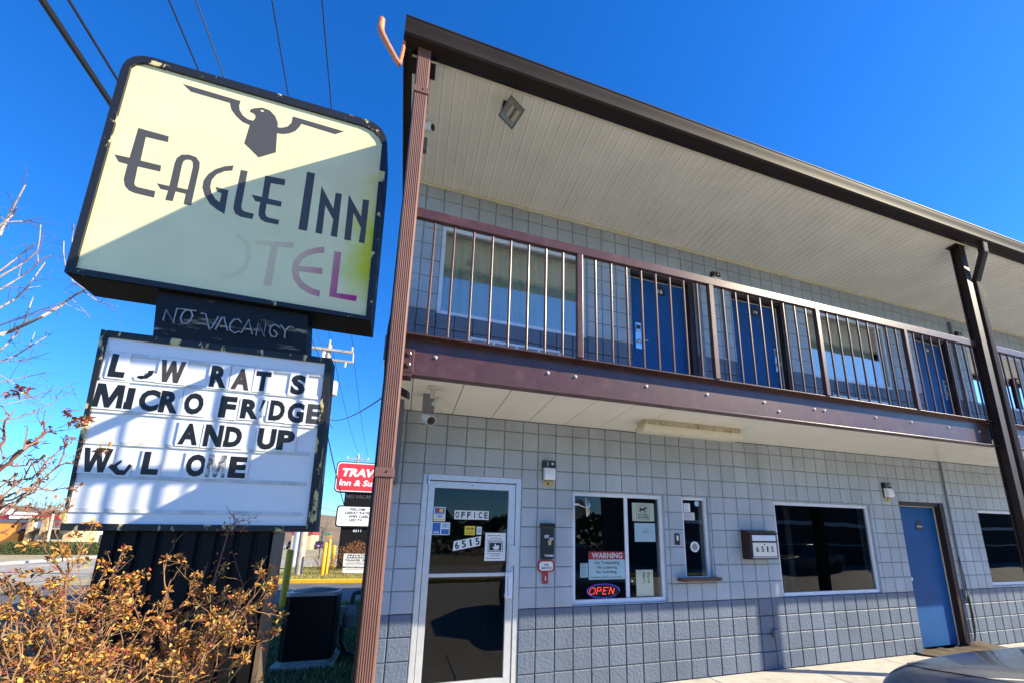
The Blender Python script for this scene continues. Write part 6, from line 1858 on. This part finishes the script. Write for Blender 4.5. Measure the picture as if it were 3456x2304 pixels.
# ------------------------------------------------------------------ rose bushes
m_cane = M('rose_cane', (0.16, 0.055, 0.04), 0.6, col2=(0.28, 0.14, 0.07), mscale=9, mlo=0.4, mhi=0.65)
m_cane2 = M('rose_cane_tan', (0.30, 0.18, 0.08), 0.65, var=0.25, vscale=12)
def leafm(n, c):
    m = M(n, c, 0.6, var=0.25, vscale=30)
    b = m.node_tree.nodes['Principled BSDF']
    b.inputs['Subsurface Weight'].default_value = 0.0
    return m
LM = [leafm('leaf_ochre', (0.44, 0.19, 0.03)), leafm('leaf_pale_yellow', (0.58, 0.34, 0.06)), leafm('leaf_brown', (0.19, 0.08, 0.03)), leafm('leaf_red', (0.30, 0.055, 0.04)), leafm('leaf_olive', (0.20, 0.19, 0.05)), leafm('leaf_tan', (0.30, 0.16, 0.055))]
def leaf(mb, p, d, up, L_, w, mi, r):
    d = d.normalized(); s_ = d.cross(up)
    s_ = s_.normalized() if s_.length > 1e-4 else d.orthogonal().normalized()
    n_ = s_.cross(d)
    c = r.uniform(-0.4, 0.9)
    k = r.uniform(0.1, 0.6)
    a = p
    m1 = p + d * L_ * .35 + n_ * L_ * .1 * c
    m2 = p + d * L_ * .7 + n_ * L_ * .12 * c - n_ * L_ * 0.1 * k
    e = p + d * L_ - n_ * L_ * .3 * k
    f = n_ * w * 0.6 * r.uniform(-0.2, 1)
    mb.add([a, m1 + s_ * w * .5 + f, m2 + s_ * w * .42 + f, e, m2 - s_ * w * .42 + f, m1 - s_ * w * .5 + f, m1, m2],
           [(0, 6, 1), (1, 6, 7, 2), (2, 7, 3), (0, 5, 6), (5, 4, 7, 6), (4, 3, 7)], mi)
def rose_bush(name, label, bx, by, h, spread, ns, seed, lean=(0, 0), leafy=1.0):
    r = random.Random(seed)
    t = thing(name, label, 'rose bush', (bx, by, GZ), 'withered rose bushes in front of the motel sign')
    st = MB(); s2 = MB(); lv = MB(); hp = MB()
    def twig(p, d, L_, rad, depth, mat):
        k = 4
        pts = [p]; q = p.copy(); dd = d.normalized()
        for i in range(k):
            dd = (dd + Vector((r.gauss(0, .16), r.gauss(0, .16), r.gauss(0.03, .14)))).normalized()
            q = q + dd * (L_ / k)
            pts.append(q.copy())
        mat.tube(pts, [rad * (1 - .55 * i / k) for i in range(k + 1)], 5, caps=False)
        # thorns
        if rad > 0.0022:
            for i in range(k):
                for _ in range(2):
                    s_ = pts[i].lerp(pts[i + 1], r.random())
                    o = Vector((r.gauss(0, 1), r.gauss(0, 1), r.gauss(0, 1))).normalized()
                    o2 = o.orthogonal().normalized() * 0.002
                    mat.add([s_ + o2, s_ - o2, s_ + o * (0.006 + rad)], [(0, 1, 2)])
        for i in range(1, k + 1):
            nl = 2 if depth else 3
            for _ in range(nl):
                if r.random() < 0.13 * leafy:
                    o = (dd * .5 + Vector((r.gauss(0, .7), r.gauss(0, .7), r.gauss(-0.1, .6))))
                    Lf = r.uniform(0.014, 0.042)
                    leaf(lv, pts[i] + Vector((r.gauss(0, .006), r.gauss(0, .006), r.gauss(0, .006))), o, Vector((r.gauss(0, .5), r.gauss(0, .5), 1)), Lf, Lf * r.uniform(.3, .62), r.choices(range(6), (5, 2.4, 4, 1.6, 2.2, 3))[0], r)
        if depth > 0:
            for _ in range(r.choice((2, 3, 3))):
                i = r.randrange(1, k + 1)
                nd = (dd + Vector((r.gauss(0, .6), r.gauss(0, .6), r.gauss(0.15, .5)))).normalized()
                twig(pts[i].copy(), nd, L_ * r.uniform(.38, .65), rad * .6, depth - 1, r.choice((st, s2)))
        elif r.random() < 0.27 * leafy:
            # dead flower head: a crumpled tuft
            c = pts[-1]
            for _ in range(r.randrange(14, 34)):
                o = Vector((r.gauss(0, 1), r.gauss(0, 1), r.gauss(0.4, .8))).normalized()
                Lf = r.uniform(0.012, 0.03)
                leaf(lv, c + o * r.uniform(0.004, 0.022), o, Vector((r.gauss(0, 1), r.gauss(0, 1), .5)), Lf, Lf * .5, r.choices(range(6), (5, 4, 3, 1.6, 0.6, 3))[0], r)
        elif r.random() < 0.10:
            lv.lathe([(0, -0.006), (0.005, -0.002), (0.005, 0.003), (0.002, 0.006)], pts[-1], (r.gauss(0, .4), r.gauss(0, .4), 1), 7, 3)  # rose hips, merged into the leaves mesh with its red leaf material
    for i in range(ns):
        a = r.uniform(0, 2 * pi)
        p = Vector((bx + r.gauss(0, .10), by + r.gauss(0, .10), GZ))
        hh = h * r.uniform(0.62, 1.0)
        out = spread * r.uniform(0.2, 1.0)
        tgt = Vector((bx + lean[0] + cos(a) * out, by + lean[1] + sin(a) * out * .7, GZ + hh))
        k = 6
        pts = []
        for j in range(k + 1):
            f = j / k
            q = p.lerp(tgt, f)
            q.z = GZ + hh * (f ** 0.85)
            q += Vector((r.gauss(0, .018), r.gauss(0, .018), 0)) * (1 if j else 0)
            pts.append(q)
        mat = r.choice((st, s2))
        rad = r.uniform(0.005, 0.009)
        mat.tube(pts, [rad * (1 - .5 * j / k) for j in range(k + 1)], 6, caps=False)
        for j in range(k):
            for _ in range(5):
                s_ = pts[j].lerp(pts[j + 1], r.random())
                o = Vector((r.gauss(0, 1), r.gauss(0, 1), r.gauss(0, .5))).normalized()
                o2 = Vector((0, 0, .003))
                mat.add([s_ + o2 + o * rad * .8, s_ - o2 + o * rad * .8, s_ + o * (0.009 + rad)], [(0, 1, 2)])
        for j in range(2, k + 1):
            for _ in range(r.choice((1, 1, 2))):
                nd = ((pts[j] - pts[j - 1]).normalized() * .8 + Vector((r.gauss(0, .55), r.gauss(0, .55), r.gauss(.25, .35))))
                twig(pts[j].copy(), nd, r.uniform(0.14, 0.36), rad * .6, 2 if j > 3 else 1, r.choice((st, s2)))
    st.build('cane', m_cane, t, normals=False)
    s2.build('pale_cane', m_cane2, t, normals=False)
    lv.build('leaves', LM, t, normals=False)
    return t
rose_bush('rose_bush', 'dense withered rose bush at the bottom left corner', -1.98, -1.35, 1.27, 0.46, 16, 1, (0.10, 0.0))
rose_bush('rose_bush', 'withered rose bush in front of the left half of the black column', -1.55, -1.15, 1.20, 0.42, 12, 2, (0.12, 0.0))
rose_bush('rose_bush', 'withered rose bush arching to the right in front of the black column', -1.28, -1.05, 1.05, 0.42, 11, 3, (0.26, 0.0))
rose_bush('rose_bush', 'low withered rose bush nearest the bottom edge', -1.55, -1.75, 0.95, 0.42, 13, 4, (0.05, 0.0))
# a single long cane in front of the letter board
t = thing('rose_sucker', 'single tall rose cane with a wilted tip in front of the letter board', 'rose cane', (-1.1, -0.95, GZ))
c = MB(); lv = MB(); r5 = random.Random(9)
pth = [Vector((-1.20, -1.05, GZ)), Vector((-1.16, -1.0, 0.6)), Vector((-1.10, -0.97, 1.1)), Vector((-1.075, -0.95, 1.38)), Vector((-1.06, -0.95, 1.52)), Vector((-1.03, -0.95, 1.60)), Vector((-1.07, -0.95, 1.65)), Vector((-1.10, -0.95, 1.70))]
c.tube(pth, [0.006, 0.005, 0.004, 0.0035, 0.003, 0.0025, 0.002, 0.0014], 6)
for i in range(26):
    p = pth[4].lerp(pth[5], r5.random())
    e = p + Vector((r5.gauss(0.03, .05), r5.gauss(0, .03), r5.gauss(0.01, .035)))
    c.tube([p, (p + e) / 2 + Vector((0, 0, .008)), e], [0.0018, 0.0014, 0.001], 4)
    for _ in range(4):
        Lf = r5.uniform(0.012, 0.026)
        leaf(lv, e, Vector((r5.gauss(0, 1), r5.gauss(0, 1), r5.gauss(0, 1))), Vector((0, 0.2, 1)), Lf, Lf * .4, r5.choice((2, 4, 4, 3)), r5)
for i in range(26):
    p = pth[2].lerp(pth[3], r5.random()) + Vector((r5.gauss(0, .02), r5.gauss(0, .02), 0))
    Lf = r5.uniform(0.012, 0.025)
    leaf(lv, p, Vector((r5.gauss(0, 1), r5.gauss(0, 1), r5.gauss(0, 1))), Vector((0, 0.2, 1)), Lf, Lf * .5, r5.choice((0, 0, 1, 2, 3)), r5)
c.build('cane', m_cane, t, normals=False)
lv.build('leaves', LM, t, normals=False)
# tall canes at the left edge
t = thing('rose_bush', 'tall thorny rose canes with red shoots at the left edge', 'rose bush', (-1.75, -2.2, GZ), 'withered rose bushes in front of the motel sign')
c = MB(); lv = MB()
for pts, r in ROSE_CANES:
    r *= 0.62
    P0_ = [Vector(p) for p in pts]
    P = [P0_[0]]
    for a_, b_ in zip(P0_[:-1], P0_[1:]):
        for f_ in (0.33, 0.67):
            P.append(a_.lerp(b_, f_) + Vector((r5.gauss(0, .004), r5.gauss(0, .006), r5.gauss(0, .004))))
        P.append(b_)
    if P[0].x < -1.40:
        base = Vector((-2.15 + r5.gauss(0, .08), -2.25 + r5.gauss(0, .05), GZ))
        q = base.lerp(P[0], 0.6) + Vector((-0.12, -0.02, 0.02))
        P = [base, q] + P
        rr_ = [r * 1.3, r * 1.1] + [r * (1 - .5 * i / (len(P) - 3)) for i in range(len(P) - 2)]
    else:
        rr_ = [r * (1 - .5 * i / (len(P) - 1)) for i in range(len(P))]
    c.tube(P, rr_, 7)
    for i in range(1, len(P) - 1):
        for _ in range(4):
            s_ = P[i].lerp(P[i + 1], r5.random())
            o = Vector((r5.gauss(0, 1), r5.gauss(0, .6), r5.gauss(0.2, 1))).normalized()
            o2 = o.orthogonal().normalized() * .0025
            c.add([s_ + o2, s_ - o2, s_ + o * 0.014], [(0, 1, 2)])
    c.lathe([(0.002, 0), (0.0045, 0.006), (0, 0.014)], P[-1], (P[-1] - P[-2]), 6)
    for i in range(2, len(P) - 1, 2):
        d_ = ((P[i + 1] - P[i]).normalized() * .7 + Vector((r5.gauss(0, .5), r5.gauss(0, .4), r5.gauss(.2, .5)))).normalized()
        L_ = r5.uniform(0.03, 0.11)
        m_ = P[i] + d_ * L_ * .6 + Vector((0, 0, r5.gauss(0, .008)))
        c.tube([P[i], m_, m_ + (d_ + Vector((r5.gauss(0, .4), 0, r5.gauss(0, .4)))) * L_ * .4], [r * .5, r * .4, r * .28], 5)
        for _k in range(r5.choice((0, 0, 1, 3))):
            Lf = r5.uniform(0.012, 0.026)
            leaf(lv, m_ + d_ * L_ * .4, Vector((r5.gauss(0, 1), r5.gauss(0, .7), r5.gauss(0, .8))), Vector((0, .3, 1)), Lf, Lf * .45, r5.choice((0, 2, 2, 3, 3)), r5)
for cen, n_, sp in (((-1.31, -2.15, 1.96), 46, .03), ((-1.49, -2.2, 2.06), 26, .022), ((-1.24, -2.08, 1.86), 24, .018), ((-1.45, -2.12, 1.86), 20, .02), ((-1.36, -2.13, 2.0), 14, .02)):
    for _ in range(n_):
        p = Vector(cen) + Vector((max(-1.6, min(1.6, r5.gauss(0, 1))) * sp * .6, r5.gauss(0, sp * .4), max(-1.5, min(1.5, r5.gauss(0, 1))) * sp * .45))
        Lf = r5.uniform(0.014, 0.034)
        leaf(lv, p, Vector((r5.gauss(0.4, 1), r5.gauss(0, .7), r5.gauss(0, .7))), Vector((0, .3, 1)), Lf, Lf * .42, r5.choices(range(6), (1, .5, 4, 7, .5, 1))[0], r5)
c.build('cane', m_cane, t, smooth=True, normals=False)
lv.build('leaves', LM, t, normals=False)
# shrub under the neighbouring sign
def small_shrub(label, x, y, h, w, n_, seed):
    r = random.Random(seed)
    t = thing('withered_shrub', label, 'shrub', (x, y, GZ))
    s_ = MB(); l_ = MB()
    for _ in range(26):
        a = r.uniform(0, 6.28)
        e = Vector((x + cos(a) * w * r.random(), y + sin(a) * w * r.random() * .6, GZ + h * r.uniform(.6, 1)))
        s_.tube([Vector((x + r.gauss(0, .08), y + r.gauss(0, .08), GZ)), e.lerp(Vector((x, y, GZ)), .4) + Vector((r.gauss(0, .05), 0, .05)), e], [0.012, 0.009, 0.005], 4)
    for _ in range(n_):
        a = r.uniform(0, 6.28); q = r.random() ** .6
        p = Vector((x + cos(a) * w * q, y + sin(a) * w * q * .6, GZ + 0.15 + (h - .1) * r.random() ** .7 * (1.05 - .35 * q)))
        leaf(l_, p, Vector((r.gauss(0, 1), r.gauss(0, 1), r.gauss(0, 1))), Vector((0, 0, 1)), 0.06, 0.035, r.choices(range(6), (4, 1, 5, 3, 1, 2))[0], r)
    s_.build('stems', m_cane, t, normals=False)
    l_.build('leaves', LM, t, normals=False)
small_shrub('rusty withered shrub at the foot of the red neighbour sign', -2.05, 20.6, 1.55, 0.95, 1500, 5)
small_shrub('thin bare shrub around the yellow bollards', -3.2, 18.6, 1.0, 0.65, 160, 6)
# ------------------------------------------------------------------ cars
m_tyre = M('tyre_rubber', (0.02, 0.02, 0.02), 0.8)
m_rim = M('alloy_rim', (0.5, 0.5, 0.52), 0.3, metal=0.8)
m_cglass = M('car_glass', (0.015, 0.018, 0.022), 0.05, spec=0.8)
m_head = M('headlight_glass', (0.55, 0.58, 0.6), 0.08, spec=0.8)
m_tail = M('tail_light', (0.3, 0.01, 0.01), 0.2)
def car(label, x, y, ang, paint, suv=False, group=None, sub=2, lift=0.0):
    """nose at local +x"""
    t = thing('parked_car' if sub == 2 else 'car', label, 'car', (x, y, GZ), group)
    ca, sa = cos(ang), sin(ang)
    def G(a, b, c):
        return (x + a * ca - b * sa, y + a * sa + b * ca, GZ + c)
    Lc = 4.5
    h1 = 0.12 if suv else 0.0
    # stations from the nose backwards: (s, halfwidth, top height)
    ST = [(0.0, 0.64, 0.66), (0.04, 0.76, 0.72), (0.14, 0.83, 0.79), (0.35, 0.86, 0.83), (0.7, 0.89, 0.90), (1.1, 0.90, 0.97), (1.6, 0.90, 0.98), (2.4, 0.90, 0.98), (3.2, 0.90, 0.99), (3.8, 0.88, 1.0), (4.2, 0.85, 0.98), (4.4, 0.78, 0.90), (4.5, 0.66, 0.72)]
    mb = MB()
    rings = []
    for s, hw, tp in ST:
        tp += h1 + lift * (1 - smooth(0.3, 1.6, s))
        sec = [(0, 0.22), (hw * .85, 0.22), (hw * .97, 0.30), (hw, 0.5), (hw * .995, tp - .20), (hw * .97, tp - .10), (hw * .88, tp - .035), (hw * .6, tp - 0.008), (0, tp)]
        rings.append([G(Lc / 2 - s, -b, c) for b, c in sec] + [G(Lc / 2 - s, b, c) for b, c in sec[-2:0:-1]])
    n = len(rings[0])
    vs = [p for rg in rings for p in rg]
    fs = [(i * n + j, i * n + (j + 1) % n, (i + 1) * n + (j + 1) % n, (i + 1) * n + j) for i in range(len(rings) - 1) for j in range(n)]
    fs += [tuple(range(n)), tuple((len(rings) - 1) * n + j for j in range(n))]
    mb.add(vs, fs)
    body = mb.build('body', paint, t, smooth=True, sharp=60)
    md = body.modifiers.new('sub', 'SUBSURF'); md.levels = sub; md.render_levels = sub
    # greenhouse
    top = 1.45 + (0.25 if suv else 0)
    bw, tw_ = 0.82, 0.62
    b0, b1 = (1.15, 3.95) if not suv else (1.1, 4.35)
    t0, t1 = (1.95, 3.2) if not suv else (1.75, 4.1)
    zb = 0.93 + h1
    base = [G(Lc / 2 - b0, -bw, zb), G(Lc / 2 - b0, bw, zb), G(Lc / 2 - b1, bw, zb), G(Lc / 2 - b1, -bw, zb)]
    tp_ = [G(Lc / 2 - t0, -tw_, top), G(Lc / 2 - t0, tw_, top), G(Lc / 2 - t1, tw_, top), G(Lc / 2 - t1, -tw_, top)]
    g = MB().add(base + tp_, [(0, 1, 5, 4), (1, 2, 6, 5), (2, 3, 7, 6), (3, 0, 4, 7)])
    g.build('windows', m_cglass, t)
    rf_ = MB()
    rf_.hexa([Vector(p) + Vector((0, 0, -0.02)) for p in tp_] + [Vector(p).lerp(Vector(G(Lc / 2 - (t0 + t1) / 2, 0, top)), .12) + Vector((0, 0, .05)) for p in tp_])
    rf_.build('roof', paint, t, smooth=True, bevel=0.03)
    pl_ = MB()
    for a, b in zip(base, tp_):
        pl_.tube([a, b], 0.035, 6)
    for f in (0.5,):
        for s_ in (-1, 1):
            pl_.tube([G(Lc / 2 - (b0 + b1) / 2 - .05, s_ * bw, zb), G(Lc / 2 - (t0 + t1) / 2 - .05, s_ * tw_, top)], 0.03, 6)
    pl_.build('pillars', paint, t, smooth=True)
    for sx in (0.82, 3.62):
        for s_ in (-1, 1):
            c = Vector(G(Lc / 2 - sx, s_ * 0.80, 0.32))
            ax = Vector((-sa * s_, ca * s_, 0))
            w = MB().lathe([(0.2, -0.1), (0.30, -0.1), (0.32, -0.07), (0.32, 0.08), (0.30, 0.105), (0.2, 0.105)], c, ax, 20).build('wheel', m_tyre, t, smooth=True)
            MB().lathe([(0.2, 0.09), (0.17, 0.07), (0.05, 0.1), (0, 0.1)], c, ax, 16).build('rim', m_rim, w, smooth=True)
    for s_ in (-1, 1):
        MB().obox(G(Lc / 2 - 0.10, s_ * 0.60, 0.62), (ca, sa, 0), (-sa, ca, 0), (0, 0, 1), 0.09, 0.14, 0.055).build('headlight', m_head, t, bevel=0.02)
        MB().obox(G(-Lc / 2 + 0.09, s_ * 0.62, 0.80 + h1), (ca, sa, 0), (-sa, ca, 0), (0, 0, 1), 0.06, 0.14, 0.07).build('tail_light', m_tail, t, bevel=0.02)
    MB().obox(G(-Lc / 2 + 0.02, 0, 0.62), (ca, sa, 0), (-sa, ca, 0), (0, 0, 1), 0.02, 0.16, 0.06).build('number_plate', m_white, t)
    return t, G
m_silver = M('silver_car_paint', (0.10, 0.13, 0.175), 0.3, metal=0.2, coat=1.0)
pc_, G = car('silver grey car parked nose to the sidewalk, its hood at the lower right', 3.33, -4.83, pi / 2, m_silver, sub=3, lift=0.15)
# hood shut line and wiper cowl
_dg = bpy.context.evaluated_depsgraph_get()
_body = [c for c in pc_.children if c.name.startswith('body')][0]
_ev = _body.evaluated_get(_dg)
def on_body(s_, b_):
    w = Vector(G(2.25 - s_, b_, 2.0))
    off = origin_of(_body)
    ok, hit, nn, fi = _ev.ray_cast(w - off, Vector((0, 0, -1)))
    return (hit + off + Vector((0, 0, 0.0005))) if ok else w
for k_, sg_ in enumerate((-1, 1)):
    MB().tube([on_body(s_, sg_ * b_) for s_, b_ in ((0.10, 0.50), (0.13, 0.60), (0.20, 0.68), (0.32, 0.73), (0.5, 0.755), (0.8, 0.765), (1.1, 0.765))], 0.004, 6).build('hood_seam', m_black, pc_, smooth=True)
MB().tube([on_body(0.10, -0.50 + 0.1 * k_) for k_ in range(11)], 0.004, 6).build('hood_seam', m_black, pc_, smooth=True)
SA = atan2(1, -0.13)
car('dark purple car driving away, nearest of the far traffic', -15.3, 96, SA, M('purple_paint', (0.05, 0.03, 0.11), 0.35, metal=0.3, coat=0.6), False, 'cars far down the street', 1)
car('black people carrier just ahead of the purple car', -17.2, 104, SA, M('black_paint', (0.015, 0.015, 0.02), 0.35, coat=0.6), True, 'cars far down the street', 1)
car('dark car at the right of the far street by the yellow bollards', -12.5, 110, SA, M('navy_paint', (0.025, 0.03, 0.06), 0.35, coat=0.6), False, 'cars far down the street', 1)
car('small dark car left of the far traffic, partly behind the steel pole', -20.3, 98, SA + pi, M('grey_paint', (0.05, 0.055, 0.06), 0.35, coat=0.6), False, 'cars far down the street', 1)
car('white car parked before the white shop across the street', -48.5, 88, 0.2, M('white_paint', (0.6, 0.6, 0.6), 0.35, coat=0.6), False, None, 1)

car('dark car parked across the lot mirrored in the large ground floor window', 21, -14.5, pi, bpy.data.materials['navy_paint'], False, 'cars mirrored in the glass', 1)
car('black car parked across the lot behind the mirrored dark car', 29, -14.2, 0, bpy.data.materials['black_paint'], True, 'cars mirrored in the glass', 1)
